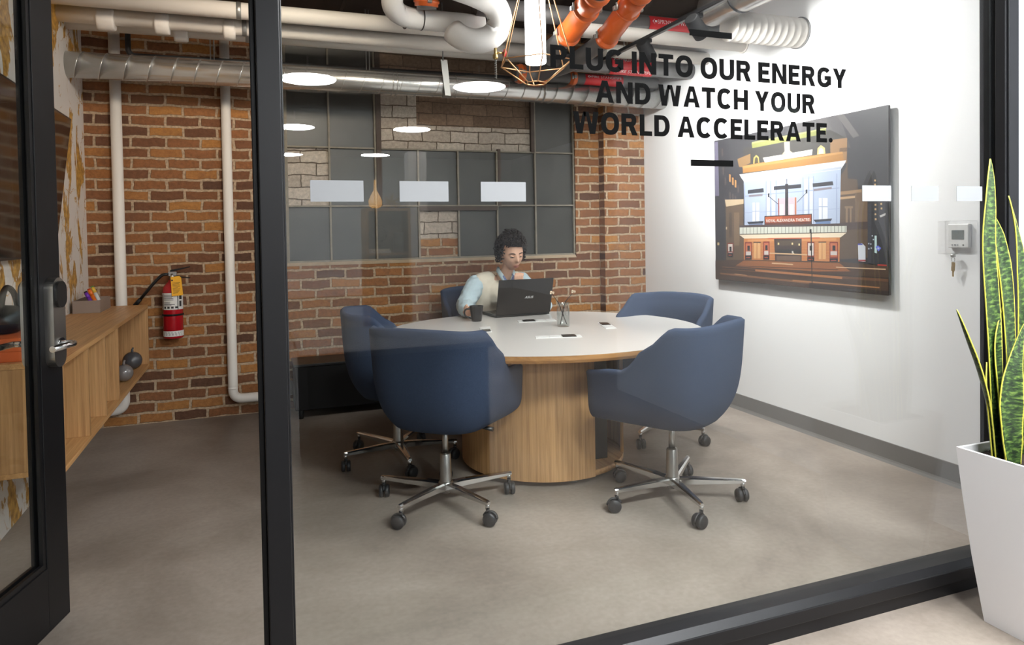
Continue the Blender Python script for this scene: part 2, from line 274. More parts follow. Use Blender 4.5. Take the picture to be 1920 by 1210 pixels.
# ---------------------------------------------------------------- mesh helpers
def box(bm, lo, hi, mi=0, bev=0.0):
    lo, hi = V(lo), V(hi); c = (lo+hi)/2; s = hi-lo
    r = bmesh.ops.create_cube(bm, size=1.0, matrix=Matrix.Translation(c) @ Matrix.Diagonal((s.x, s.y, s.z, 1)))
    fs = list({f for v in r['verts'] for f in v.link_faces})
    for f in fs: f.material_index = mi
    if bev:
        es = list({e for f in fs for e in f.edges})
        b = bmesh.ops.bevel(bm, geom=es, offset=bev, segments=2, profile=0.5, affect='EDGES')
        for f in b['faces']: f.material_index = mi
    return r['verts']
def basis(d):
    d = V(d).normalized(); a = V((0, 0, 1)) if abs(d.z) < 0.95 else V((1, 0, 0))
    x = a.cross(d).normalized(); return x, d.cross(x)
def sweep(bm, pts, radii, seg=16, caps=True, mi=0, smooth=True):
    pts = [V(p) for p in pts]; n = len(pts)
    if not hasattr(radii, '__len__'): radii = [radii]*n
    t0 = (pts[1]-pts[0]).normalized(); x, y = basis(t0); rings = []
    for i, p in enumerate(pts):
        t = (pts[min(i+1, n-1)]-pts[max(i-1, 0)]).normalized()
        q = t0.rotation_difference(t); x = q @ x; y = q @ y; t0 = t
        rings.append([bm.verts.new(p+(x*math.cos(2*PI*k/seg)+y*math.sin(2*PI*k/seg))*radii[i]) for k in range(seg)])
    for a, b in zip(rings, rings[1:]):
        for k in range(seg):
            f = bm.faces.new((a[k], a[(k+1) % seg], b[(k+1) % seg], b[k])); f.smooth = smooth; f.material_index = mi
    if caps:
        for rg, rev in ((rings[0], True), (rings[-1], False)):
            f = bm.faces.new(list(reversed(rg)) if rev else rg); f.material_index = mi
    return rings
def fillet(pts, rad, n=6):
    pts = [V(p) for p in pts]; out = [pts[0]]
    for a, b, c in zip(pts, pts[1:], pts[2:]):
        u, v = (a-b), (c-b); r = min(rad, u.length*0.49, v.length*0.49); p, q = b+u.normalized()*r, b+v.normalized()*r
        for k in range(n+1):
            t = k/n; out.append((1-t)**2*p+2*t*(1-t)*b+t*t*q)
    out.append(pts[-1]); return out
def cyl(bm, a, b, r, r2_=None, seg=20, mi=0): sweep(bm, [a, b], [r, r if r2_ is None else r2_], seg, True, mi)
def lathe(bm, prof, loc=(0, 0, 0), seg=32, mi=0, R=None):
    rings = []; loc = V(loc)
    for r, z in prof:
        rings.append([bm.verts.new(loc+((R @ V((r*math.cos(2*PI*k/seg), r*math.sin(2*PI*k/seg), z))) if R else V((r*math.cos(2*PI*k/seg), r*math.sin(2*PI*k/seg), z)))) for k in range(seg)])
    for a, b in zip(rings, rings[1:]):
        for k in range(seg):
            f = bm.faces.new((a[k], a[(k+1) % seg], b[(k+1) % seg], b[k])); f.smooth = True; f.material_index = mi
    for rg, rev in ((rings[0], True), (rings[-1], False)):
        try: f = bm.faces.new(list(reversed(rg)) if rev else rg); f.material_index = mi
        except ValueError: pass
def prism(bm, poly, z0, z1, mi=0, fn=None):
    fn = fn or (lambda x, y, z: V((x, y, z)))
    a = [bm.verts.new(fn(x, y, z0)) for x, y in poly]; b = [bm.verts.new(fn(x, y, z1)) for x, y in poly]; n = len(poly)
    for f in ([bm.faces.new(list(reversed(a))), bm.faces.new(b)]+[bm.faces.new((a[i], a[(i+1) % n], b[(i+1) % n], b[i])) for i in range(n)]): f.material_index = mi
def ball(bm, c, r, sub=3, mi=0, sc=(1, 1, 1)):
    res = bmesh.ops.create_icosphere(bm, subdivisions=sub, radius=1.0, matrix=Matrix.Translation(V(c)) @ Matrix.Diagonal((r*sc[0], r*sc[1], r*sc[2], 1)))
    for f in {f for v in res['verts'] for f in v.link_faces}: f.smooth = True; f.material_index = mi
    return res['verts']
def box_uv(me):
    uv = me.uv_layers.new(name='UVMap')
    for p in me.polygons:
        n = p.normal; ax = max(range(3), key=lambda i: abs(n[i]))
        for li in p.loop_indices:
            c = me.vertices[me.loops[li].vertex_index].co
            uv.data[li].uv = (c.y, c.z) if ax == 0 else ((c.x, c.z) if ax == 1 else (c.x, c.y))
def obj(name, bm, m, parent=None, local=False, kind=None, label=None, mods=None, recalc=True, keep_uv=False):
    """links one mesh object; coordinates are world ones unless local"""
    if recalc: bmesh.ops.recalc_face_normals(bm, faces=bm.faces[:])
    me = bpy.data.meshes.new(name); bm.to_mesh(me); bm.free()
    if not keep_uv: box_uv(me)
    if parent is not None and not local:
        me.transform(Matrix.Translation(-wloc(parent)))
    for k in (m if isinstance(m, (list, tuple)) else [m]): me.materials.append(k)
    o = bpy.data.objects.new(name, me); COL.objects.link(o)
    if parent is not None: o.parent = parent
    if kind: o['kind'] = kind
    if label: o['label'] = label
    return o
def wloc(o):
    p = V(o.location)
    while o.parent: o = o.parent; p += V(o.location)
    return p
def thing(name, label, cat, loc=(0, 0, 0), rz=0.0, group=None, kind=None):
    o = bpy.data.objects.new(name, None); COL.objects.link(o); o.location = loc; o.rotation_euler = (0, 0, rz); o.empty_display_size = 0.1
    o['label'] = label; o['category'] = cat
    if group: o['group'] = group
    if kind: o['kind'] = kind
    return o
def tag(o, label, cat, group=None):
    o['label'] = label; o['category'] = cat
    if group: o['group'] = group
    return o
NB = bmesh.new
def struct(name, bm, m, parent=None): return obj(name, bm, m, parent, kind='structure')
def baked(name, bm, mods):
    """mesh after modifiers, as a fresh bmesh"""
    me = bpy.data.meshes.new('tmp'); bm.to_mesh(me); bm.free(); o = bpy.data.objects.new('tmp', me); COL.objects.link(o)
    for t, kw in mods:
        md = o.modifiers.new(t, t)
        for k, v in kw.items(): setattr(md, k, v)
    dg = bpy.context.evaluated_depsgraph_get(); dg.update(); ev = o.evaluated_get(dg); m2 = bpy.data.meshes.new_from_object(ev)
    b = bmesh.new(); b.from_mesh(m2); bpy.data.objects.remove(o); bpy.data.meshes.remove(m2); bpy.data.meshes.remove(me)
    return b
def text_bm(body, size=0.1, offset=0.0, extrude=0.0, spacing=1.0, shear=0.0):
    """builtin-font lettering as a bmesh in the XY plane"""
    c = bpy.data.curves.new('tmp_txt', 'FONT'); c.body = body; c.size = size; c.offset = offset; c.extrude = extrude; c.space_character = spacing; c.shear = shear
    c.resolution_u = 4
    o = bpy.data.objects.new('tmp_txt', c); COL.objects.link(o); dg = bpy.context.evaluated_depsgraph_get(); dg.update()
    me = bpy.data.meshes.new_from_object(o.evaluated_get(dg)); b = bmesh.new(); b.from_mesh(me)
    bpy.data.objects.remove(o); bpy.data.curves.remove(c); bpy.data.meshes.remove(me); return b
def fit_text(body, x0, x1, z0, z1, fn, target, mi=0, offset=0.0, extrude=0.0, cap=0.73):
    """lettering scaled so that it spans x0..x1 and cap height z0..z1; fn maps (x, y, depth) to a point"""
    b = text_bm(body, 1.0, offset, extrude); xs = [v.co.x for v in b.verts]; lo, hi = min(xs), max(xs)
    hb = text_bm('H', 1.0, offset); ys = [v.co.y for v in hb.verts]; yl, yh = min(ys), max(ys); hb.free()
    mp = {}
    for v in b.verts:
        mp[v] = target.verts.new(fn(x0+(v.co.x-lo)/(hi-lo)*(x1-x0), z0+(v.co.y-yl)/(yh-yl)*(z1-z0), v.co.z))
    for f in b.faces:
        try: k = target.faces.new([mp[v] for v in f.verts]); k.material_index = mi
        except ValueError: pass
    b.free()
# ---------------------------------------------------------------- the setting
XL, XR, YB, YG, ZC = -1.073, 3.305, 5.403, 1.765, 3.02
b = NB(); box(b, (-5, -11.6, -0.1), (6, YB+0.4, 0)); struct('floor', b, MT['floor'])
b = NB(); box(b, (-5, -11.6, ZC), (6, YB+0.4, ZC+0.15))
for i in range(9):
    x = -0.9+i*0.52; box(b, (x, 1.85, ZC-0.06), (x+0.05, YB-0.01, ZC-0.0005))
struct('ceiling', b, MT['ceiling'])
# back wall: brick round one large blocked-up steel window, with a pier at its right end
WX = [0.24, 0.575, 0.93, 1.275, 1.61, 1.95, 2.30, 2.67]; WZ = [1.10, 1.545, 2.0, 2.45, 2.90]
b = NB()
box(b, (XL-0.2, YB, 0), (WX[0], YB+0.35, ZC)); box(b, (WX[0], YB, 0), (WX[-1], YB+0.35, WZ[0]-0.01)); box(b, (WX[-1], YB, 0), (XR+0.2, YB+0.35, ZC))
box(b, (WX[0], YB, WZ[-1]), (WX[-1], YB+0.35, ZC)); box(b, (2.90, YB-0.10, 0), (XR, YB+0.002, ZC))
struct('wall_back', b, MT['brick'])
w = thing('window_1', 'blocked-up steel-framed window in the back brick wall', 'window', (WX[0], YB+0.04, WZ[0]), kind='structure')
fy = YB+0.035
bl = {(2, 3), (2, 2), (3, 2), (4, 2), (5, 2), (2, 3), (3, 3), (4, 3), (5, 3), (0, 1), (3, 0)}    # (column, row) bays of brick
pn, bp_, bt = NB(), NB(), NB()
for c in range(7):
    for r in range(4):
        lo, hi = (WX[c], 0, WZ[r]), (WX[c+1], 0, WZ[r+1])
        if (c, r) in bl:
            if r == 3 or (r == 2 and c > 2):
                z = WZ[r+1] if r == 3 else WZ[r]+0.20
                if r == 2:
                    box(bp_, (lo[0], fy+0.02, lo[2]), (hi[0], fy+0.12, z)); box(bt, (lo[0], fy+0.022, z), (hi[0], fy+0.12, hi[2]))
                else: box(bt, (lo[0], fy+0.022, lo[2]), (hi[0], fy+0.12, hi[2]))
            elif (c, r) == (3, 0):
                box(bp_, (lo[0], fy+0.02, lo[2]+0.18), (hi[0], fy+0.12, hi[2]))
            else: box(bp_, (lo[0], fy+0.02, lo[2]), (hi[0], fy+0.12, hi[2]))
        else:
            box(pn, (lo[0], fy+0.012, lo[2]), (hi[0], fy+0.03, hi[2]))
struct('pane', pn, MT['pane'], w); struct('painted_infill', bp_, MT['brick_paint'], w); struct('brick_infill', bt, MT['brick_tan'], w)
b = NB(); box(b, (WX[3], fy+0.02, WZ[0]), (WX[4], fy+0.12, WZ[0]+0.18)); struct('bare_infill', b, MT['brick'], w)
b, d = NB(), NB()
def bar(bm, x0, z0, x1, z1, t, dep=0.03):
    if x0 == x1: box(bm, (x0-t/2, fy-dep/2, z0), (x0+t/2, fy+0.015, z1))
    else: box(bm, (x0, fy-dep/2+0.002, z0-t/2), (x1, fy+0.015, z0+t/2))
for i, x in enumerate(WX):
    for r in range(4):
        if i in (3, 4, 5) and r >= 2: continue
        thick = 0.026 if i in (0, 7) else 0.014
        bar(b, x+(0.012 if i == 0 else 0), WZ[r], x+(0.012 if i == 0 else 0), WZ[r+1], thick)
bar(d, WX[2]+0.028, WZ[1], WX[2]+0.028, WZ[4], 0.04, 0.05); bar(d, WX[6]-0.02, WZ[2], WX[6]-0.02, WZ[4], 0.03, 0.04)
bar(d, WX[5]+0.02, WZ[1], WX[5]+0.02, WZ[2]+0.02, 0.026, 0.04)
for r, z in enumerate(WZ):
    bar(b, WX[0], z+(0.014 if r == 0 else 0), WX[-1], z+(0.014 if r == 0 else 0), 0.022 if r == 0 else 0.012)
bar(d, WX[3], WZ[1]-0.022, WX[5], WZ[1]-0.022, 0.035, 0.045)
struct('glazing_bars', b, MT['steel_window'], w); struct('dark_bars', d, MT['steel_window_dark'], w)
b = NB(); prism(b, [(YB-0.006, WZ[0]-0.012), (YB+0.075, WZ[0]-0.012), (YB+0.075, WZ[0]+0.02), (YB+0.02, WZ[0]+0.012)], WX[0], WX[-1], 0, lambda x, y, z: V((z, x, y)))
struct('sill', b, MT['mortar'], w)
# side walls
b = NB(); box(b, (XR, 1.72, 0), (XR+0.15, YB+0.002, ZC)); struct('wall_right', b, MT['wall_white'])
b = NB(); box(b, (XL-0.15, 1.72, 0), (XL, YB+0.002, ZC)); struct('wall_left', b, MT['marble'])
b = NB(); box(b, (XR-0.008, 1.84, 0), (XR, 5.30, 0.112)); prism(b, [(XR-0.02, 0), (XR-0.008, 0), (XR-0.008, 0.022), (XR-0.012, 0.012)], 1.84, 5.30, 0, lambda x, y, z: V((x, z, y)))
struct('baseboard_right', b, MT['baseboard'])
b = NB(); box(b, (2.657, 1.722, 0), (6, 1.82, ZC)); struct('wall_front', b, MT['wall_grey'])
b = NB(); box(b, (-5, 1.72, 0), (-1.005, 1.82, ZC)); struct('wall_corridor', b, MT['wall_cool'])
# glazed partition: post, jamb, sill rail, pane
def frame_bar(bm, x0, x1, y0, y1, z0, z1): box(bm, (x0, y0, z0), (x1, y1, z1), 0, 0.0025)
b = NB(); frame_bar(b, 0.0175, 0.0725, 1.712, 1.822, 0, ZC); frame_bar(b, 0.004, 0.0176, 1.765, 1.822, 0, ZC); frame_bar(b, 0.0725, 0.079, 1.755, 1.775, 0.1, ZC); struct('trim_1', b, MT['black_frame'])
b = NB(); frame_bar(b, 2.603, 2.6575, 1.714, 1.822, 0, ZC); frame_bar(b, 2.592, 2.603, 1.775, 1.81, 0.1, ZC); frame_bar(b, 2.592, 2.603, 1.720, 1.757, 0.1, ZC); struct('trim_2', b, MT['black_frame'])
b = NB(); box(b, (0.0725, 1.722, 0), (2.603, 1.815, 0.047)); frame_bar(b, 0.0725, 2.603, 1.711, 1.822, 0.047, 0.089)
prism(b, [(1.716, 0.089), (1.816, 0.089), (1.80, 0.112), (1.736, 0.108)], 0.0725, 2.603, 0, lambda x, y, z: V((z, x, y))); struct('trim_3', b, MT['black_frame'])
b = NB(); box(b, (0.0725, YG-0.005, 0.10), (2.603, YG+0.005, ZC-0.005)); pane = struct('window_2', b, MT['glass'])
# door jamb on the hinge side (beyond the left edge of the photograph)
b = NB(); frame_bar(b, -1.006, -0.95, 1.712, 1.822, 0, ZC); struct('trim_4', b, MT['black_frame'])
# glazed door, swung into the room
HG = V((-0.905, 1.775, 0)); tip = V((-0.634, 2.757, 0)); dv = (tip-HG); DL = dv.length; ang = math.atan2(dv.y, dv.x)
door = thing('door_1', 'black framed glass door swung open into the room', 'door', HG, ang, kind='structure')
DT = 0.046     # leaf thickness; local x along the leaf, -y is the face seen here
b = NB()
def dbar(x0, x1, z0, z1): box(b, (x0, 0, z0), (x1, DT, z1), 0, 0.002)
dbar(DL-0.125, DL, 0.008, 2.6); dbar(0, 0.11, 0.008, 2.6); dbar(0.11, DL-0.125, 0.008, 0.225); dbar(0.11, DL-0.125, 2.47, 2.6)
for y0, y1 in ((0.004, 0.016), (DT-0.016, DT-0.004)):
    box(b, (DL-0.142, y0, 0.225), (DL-0.125, y1, 2.47)); box(b, (0.11, y0, 0.225), (0.127, y1, 2.47)); box(b, (0.127, y0, 0.225), (DL-0.142, y1, 0.243))
obj('leaf_frame', b, MT['black_frame'], door, True, 'structure')
b = NB(); box(b, (0.112, DT/2-0.004, 0.227), (DL-0.127, DT/2+0.004, 2.468)); obj('glass_pane', b, MT['glass'], door, True, 'structure')
def capsule_plate(bm, cx, z0, z1, hw, y0, y1):
    poly = [(cx+hw*math.cos(a), z1-hw+hw*math.sin(a)) for a in [PI*k/14 for k in range(15)]]+[(cx+hw*math.cos(a), z0+hw+hw*math.sin(a)) for a in [PI+PI*k/14 for k in range(15)]]
    prism(bm, poly, y0, y1, 0, lambda x, y, z: V((x, z, y)))
for side in (-1, 1):
    f = (lambda v: -v) if side == -1 else (lambda v: DT+v)
    cx = DL-0.064; b = NB(); y0, y1 = sorted((f(0.0), f(0.030))); capsule_plate(b, cx, 0.888, 1.192, 0.036, y0, y1)
    es = [e for e in b.edges if len(e.link_faces) == 2 and e.calc_face_angle(0) > 1.2]; bmesh.ops.bevel(b, geom=es, offset=0.004, segments=2, affect='EDGES')
    pl = obj('lock_plate', b, MT['chrome_sat'], door, True, 'structure')
    b = NB(); y0, y1 = sorted((f(0.029), f(0.040))); capsule_plate(b, cx, 1.090, 1.180, 0.030, y0, y1); o = obj('lock_cover', b, MT['black_plastic'], pl, True, 'structure')
    b = NB(); sweep(b, fillet([(cx, f(0.028), 0.968), (cx, f(0.078), 0.968), (cx-0.135, f(0.078), 0.968)], 0.014, 5), 0.0105, 18)
    cyl(b, (cx, f(0.027), 0.968), (cx, f(0.036), 0.968), 0.02); obj('lever', b, MT['chrome'], pl, True, 'structure')
# heavy grotesque capitals, cap height 1, drawn as filled pieces
GT = 0.248
def ring(cx, cy, rx, ry, a0, a1, t=GT, tv=None, n=24, e=0.86):
    tv = tv or t*0.9; out = []
    p = lambda a, x, y: (cx+x*math.copysign(abs(math.cos(a))**e, math.cos(a)), cy+y*math.copysign(abs(math.sin(a))**e, math.sin(a)))
    for k in range(n):
        u, v = math.radians(a0+(a1-a0)*k/n), math.radians(a0+(a1-a0)*(k+1)/n)
        out.append([p(u, rx, ry), p(v, rx, ry), p(v, rx-t, ry-tv), p(u, rx-t, ry-tv)])
    return out
def rc(x0, y0, x1, y1): return [[(x0, y0), (x1, y0), (x1, y1), (x0, y1)]]
def bowl(x0, x1, y0, y1, n=16):
    ry = (y1-y0)/2; xc = x1-min(ry, (x1-x0)*0.75); tv = GT*0.88
    return rc(x0, y1-tv, xc, y1)+rc(x0, y0, xc, y0+tv)+ring(xc, (y0+y1)/2, x1-xc, ry, -90, 90, GT, tv, n, 0.92)
def glyph(c):
    t = GT; h = t*0.88
    if c == 'I': return t, rc(0, 0, t, 1)
    if c == 'L': return .64, rc(0, 0, t, 1)+rc(t, 0, .64, h)
    if c == 'T': return .76, rc(.38-t/2, 0, .38+t/2, 1-h)+rc(0, 1-h, .76, 1)
    if c == 'E': return .68, rc(0, 0, t, 1)+rc(t, 0, .68, h)+rc(t, 1-h, .67, 1)+rc(t, .5-h/2+.01, .60, .5+h/2+.01)
    if c == 'H': return .84, rc(0, 0, t, 1)+rc(.84-t, 0, .84, 1)+rc(t, .5-h/2, .84-t, .5+h/2)
    if c == 'N': return .86, rc(0, 0, t, 1)+rc(.86-t, 0, .86, 1)+[[(t*.2, 1), (t*1.1, 1), (.86-t*.2, 0), (.86-t*1.1, 0)]]
    if c == 'P': return .76, rc(0, 0, t, 1)+bowl(t, .76, .36, 1)
    if c == 'R': return .82, rc(0, 0, t, 1)+bowl(t, .77, .40, 1)+[[(.36, .43), (.36+t*1.1, .43), (.83, 0), (.83-t*1.15, 0)]]
    if c == 'D': return .82, rc(0, 0, t, 1)+bowl(t, .82, 0, 1)
    if c == 'O': return .90, ring(.45, .5, .45, .515, 0, 360, n=40)
    if c == 'C': return .84, ring(.44, .5, .44, .515, 42, 318, n=32)
    if c == 'G': return .86, ring(.44, .5, .44, .515, 42, 345, n=34)+rc(.46, .36, .86, .36+h)+rc(.86-t, .12, .86, .38)
    if c == 'U': return .82, rc(0, .36, t, 1)+rc(.82-t, .36, .82, 1)+ring(.41, .37, .41, .385, 180, 360, n=20)
    if c == 'A': return .92, [[(0, 0), (t*1.06, 0), (.46+t*.03, 1), (.46-t*.55, 1)], [(.92, 0), (.92-t*1.06, 0), (.46-t*.03, 1), (.46+t*.55, 1)]]+rc(.22, .22, .70, .22+h*.92)+[[(.36, .74), (.56, .74), (.596, 1), (.324, 1)]]
    if c == 'Y': return .86, [[(0, 1), (t*1.12, 1), (.43+t*.5, .40), (.43-t*.5, .38)], [(.86, 1), (.86-t*1.12, 1), (.43-t*.5, .40), (.43+t*.5, .38)]]+rc(.43-t/2, 0, .43+t/2, .42)
    if c == 'W': return 1.24, [[(0, 1), (t*1.05, 1), (.31+t*.40, 0), (.31-t*.55, 0)], [(.62-t*.5, 1), (.62+t*.06, 1), (.31+t*.55, 0), (.31-t*.40, 0)], [(.62+t*.5, 1), (.62-t*.06, 1), (.93-t*.55, 0), (.93+t*.40, 0)], [(1.24, 1), (1.24-t*1.05, 1), (.93-t*.40, 0), (.93+t*.55, 0)], [(.174, 0), (.446, 0), (.40, .24), (.22, .24)], [(.794, 0), (1.066, 0), (1.02, .24), (.84, .24)], [(.54, .78), (.70, .78), (.744, 1), (.496, 1)]]
    if c == '.': return .25, ring(.125, .125, .125, .125, 0, 360, .1249, .1249, 16, 1)
    return .30, []
def slogan_words(body, x0, x1, z0, z1, fn, m, parent):
    """one mesh per word, the whole line spanning x0..x1"""
    x = 0; words = [[]]
    for c in body:
        w, ps = glyph(c)
        if c == ' ': words.append([])
        words[-1] += [[(px+x, py) for px, py in p] for p in ps]; x += w+(.115 if c != ' ' else 0)
    x -= .115
    for wd in words:
        b = NB()
        for i, p in enumerate(wd):
            vs = [b.verts.new(fn(x0+px/x*(x1-x0), z0+py*(z1-z0), 0.00002*(i % 5))) for px, py in p]
            try: b.faces.new(vs)
            except ValueError: pass
        bmesh.ops.remove_doubles(b, verts=b.verts[:], dist=0.00001)
        obj('slogan_word', b, m, parent)
# lettering and privacy stickers on the pane
sl = thing('slogan_decal', 'black capital-letter slogan stuck on the glass partition between two short bars', 'lettering', (1.3, YG-0.006, 1.6))
gy = lambda x, y, z: V((x, YG-0.0062-z, y))
for body, x0, x1, z0, z1 in (('PLUG INTO OUR ENERGY', 0.797, 1.879, 1.780, 1.844), ('AND WATCH YOUR', 0.938, 1.744, 1.690, 1.753), ('WORLD ACCELERATE.', 0.865, 1.818, 1.598, 1.661)):
    slogan_words(body, x0, x1, z0, z1, gy, MT['vinyl'], sl)
for z0 in (1.512, 1.907):
    b = NB(); box(b, (1.260, YG-0.0068, z0), (1.416, YG-0.0058, z0+0.019)); obj('slogan_bar', b, MT['vinyl'], sl)
ORD = ['leftmost', 'second from the left', 'third from the left', 'fourth from the left, over the picture', 'second from the right, on white wall', 'rightmost, beside the black jamb']
for k, x in enumerate((0.138, 0.3625, 0.585, 1.946, 2.173, 2.395)):
    b = NB(); box(b, (x, YG-0.0066, 1.404), (x+0.1315, YG-0.0056, 1.4575)); o = obj('frosted_sticker', b, MT['frost']); tag(o, 'pale rectangular privacy sticker on the glass, '+ORD[k], 'sticker', 'privacy stickers on the glass')
# ---------------------------------------------------------------- swivel chairs
def ss(a, b_, x):
    t = max(0.0, min(1.0, (x-a)/(b_-a))); return t*t*(3-2*t)
def shell_point(t, v, inner):
    """t -1..1 round the back from arm to arm, v 0..1 from bottom to rim"""
    s = abs(t); sg = 1 if t >= 0 else -1
    top = 0.885-0.215*ss(0.46, 0.76, s)-0.012*ss(0, 0.4, s)-0.02*ss(0.8, 1, s); bot = 0.402+0.012*ss(0.40, 1.0, s)
    def plan(a, bk, f, e):
        if s < 0.62:
            ph = s/0.62*PI/2; return a*math.sin(ph)**e, -bk*max(0.0, math.cos(ph))**e
        q = (s-0.62)/0.38; return a*(1-0.05*q*q), f*q
    xt, yt = plan(0.315, 0.315, 0.29, 0.64); xb, yb = plan(0.225+0.05*ss(0.5, 1, s), 0.20, 0.285, 0.7)
    h = 1-(1-v)**(5.0+4*ss(0.6, 1, s)); h = 0.25*v+0.75*h
    x = xb+(xt-xb)*h; y = yb+(yt-yb)*h; z = bot+(top-bot)*v
    if inner:
        l = math.hypot(x, y) or 1; th = 0.052-0.02*ss(0.8, 1, v)
        x -= th*x/l*(1 if s < 0.62 else 1.0); y -= (th*y/l if s < 0.62 else 0.0); z = max(z, 0.44)
        if s >= 0.62: x = max(x, 0.05)
    return V((sg*x, y, z))
def make_chair(label, loc, face, leg_deg):
    """face: compass direction the seat looks at (degrees from +X)"""
    rz = math.radians(face-90); c = thing('swivel_chair', label, 'chair', loc, rz, 'navy swivel chairs round the table')
    NT, NV = 48, 18; b = NB(); g = {}
    for k in (0, 1):
        for i in range(NT+1):
            for j in range(NV+1): g[k, i, j] = b.verts.new(shell_point(-1+2*i/NT, j/NV, k))
    for i in range(NT):
        for j in range(NV):
            for k in (0, 1):
                f = b.faces.new((g[k, i, j], g[k, i+1, j], g[k, i+1, j+1], g[k, i, j+1])); f.smooth = True
    rim = []
    for i in range(NT+1):
        p = (g[0, i, NV].co+g[1, i, NV].co)/2+V((0, 0, 0.012)); rim.append(b.verts.new(p))
    for i in range(NT):
        for k in (0, 1): f = b.faces.new((g[k, i, NV], g[k, i+1, NV], rim[i+1], rim[i])); f.smooth = True
    for i in (0, NT):
        ed = []
        for j in range(NV+1): ed.append(b.verts.new((g[0, i, j].co+g[1, i, j].co)/2+V((0, 0.012, 0))))
        for j in range(NV):
            for k in (0, 1): f = b.faces.new((g[k, i, j], g[k, i, j+1], ed[j+1], ed[j])); f.smooth = True
        for k in (0, 1): b.faces.new((g[k, i, NV], ed[NV], rim[i]))
    cb = b.verts.new((0, 0.02, 0.396)); ring = [g[0, i, 0] for i in range(NT+1)]
    for p, q in zip(ring, ring[1:]): b.faces.new((p, q, cb)).smooth = True
    b.faces.new((ring[-1], ring[0], cb))
    obj('seat_shell', b, MT['fabric'], c, True)
    b = NB(); poly = []
    for k in range(40):
        a = 2*PI*k/40; ca, sa = math.cos(a), math.sin(a); poly.append((0.215*math.copysign(abs(ca)**0.55, ca), 0.06+0.25*math.copysign(abs(sa)**0.55, sa)))
    rings = [[b.verts.new((x*s, 0.06+(y-0.06)*s, z)) for x, y in poly] for s, z in ((0.80, 0.39), (0.95, 0.41), (1.0, 0.43), (1.0, 0.45), (0.95, 0.468), (0.6, 0.475))]
    for p, q in zip(rings, rings[1:]):
        for k in range(40): b.faces.new((p[k], p[(k+1) % 40], q[(k+1) % 40], q[k])).smooth = True
    b.faces.new(rings[-1]); b.faces.new(list(reversed(rings[0]))); obj('seat_cushion', b, MT['fabric'], c, True)
    b = NB(); lathe(b, [(0.09, 0.374), (0.10, 0.388)], (0, 0.02, 0), 20); lathe(b, [(0.015, 0.245), (0.015, 0.38)], (0, 0, 0), 20); obj('gas_lift', b, MT['chrome_sat'], c, True)
    b = NB(); sweep(b, [(0.02, 0.06, 0.38), (0.16, 0.06, 0.375), (0.23, 0.06, 0.37)], [0.006, 0.006, 0.012], 8); obj('tilt_lever', b, MT['black_plastic'], c, True)
    b = NB(); lathe(b, [(0.030, 0.095), (0.030, 0.10), (0.0265, 0.245), (0.024, 0.25), (0.017, 0.252)], (0, 0, 0), 24); lathe(b, [(0.020, 0.055), (0.034, 0.07), (0.040, 0.085), (0.036, 0.108), (0.028, 0.115)], (0, 0, 0), 24); obj('column_sleeve', b, MT['chrome_sat'], c, True)
    for k in range(5):
        a = math.radians(leg_deg+72*k)-rz; R = Matrix.Rotation(a, 4, 'Z'); b = NB(); rg = []
        for x, hw, z0, z1 in ((0.02, 0.022, 0.075, 0.108), (0.10, 0.021, 0.082, 0.112), (0.22, 0.016, 0.088, 0.112), (0.325, 0.0125, 0.094, 0.112), (0.342, 0.010, 0.096, 0.110)):
            rg.append([b.verts.new(R @ V((x, y, z))) for y, z in ((-hw, z0), (hw, z0), (hw, z1-0.006), (hw*0.55, z1), (-hw*0.55, z1), (-hw, z1-0.006))])
        for p, q in zip(rg, rg[1:]):
            for m in range(6): b.faces.new((p[m], p[(m+1) % 6], q[(m+1) % 6], q[m]))
        b.faces.new(rg[0]); b.faces.new(rg[-1]); cyl(b, R @ V((0.33, 0, 0.075)), R @ V((0.33, 0, 0.10)), 0.0105, None, 14)
        leg = obj('leg', b, MT['chrome'], c, True)
        b = NB(); ca = a+random.Random(int(leg_deg)+k).uniform(-2.4, 2.4); R2 = Matrix.Translation(R @ V((0.33, 0, 0))) @ Matrix.Rotation(ca, 4, 'Z') @ Matrix.Translation(V((0.012, 0, 0.031)))
        for sy in (-1, 1):
            rr = Matrix.Rotation(PI/2, 3, 'X')
            prof = [(0.008, 0.005), (0.029, 0.005), (0.031, 0.008), (0.031, 0.020), (0.027, 0.025), (0.010, 0.026)]
            rings = []
            for r, d in prof: rings.append([b.verts.new(R2 @ V((r*math.cos(2*PI*m/20), sy*d, r*math.sin(2*PI*m/20)))) for m in range(20)])
            for p, q in zip(rings, rings[1:]):
                for m in range(20): b.faces.new((p[m], p[(m+1) % 20], q[(m+1) % 20], q[m])).smooth = True
            b.faces.new(rings[0]); b.faces.new(rings[-1])
        hood = [R2 @ V((0.033*math.cos(q), 0, 0.033*math.sin(q))) for q in [0.1+k2*0.3 for k2 in range(10)]]
        sweep(b, hood, 0.006, 6); cyl(b, R2 @ V((-0.012, 0, 0.028)), R2 @ V((-0.012, 0, 0.048)), 0.009, None, 10)
        obj('caster', b, MT['caster'], leg, True)
    return c
make_chair('navy tub chair seen from behind, nearest the black post and left of the table base', (0.86, 3.205, 0), 47, 1)
make_chair('navy tub chair seen from behind, nearest the glass at right of the table base', (1.905, 2.838, 0), 119, 42)
make_chair('navy tub chair in profile, half hidden behind the front left chair by the brick wall', (0.775, 3.94, 0), -8, 53)
make_chair('navy tub chair at the far right of the table, beside the white wall', (2.43, 3.77, 0), 204, 2.5)
make_chair('navy tub chair on which the woman sits, beyond the far side of the table', (1.66, 4.93, 0), 276, 20)

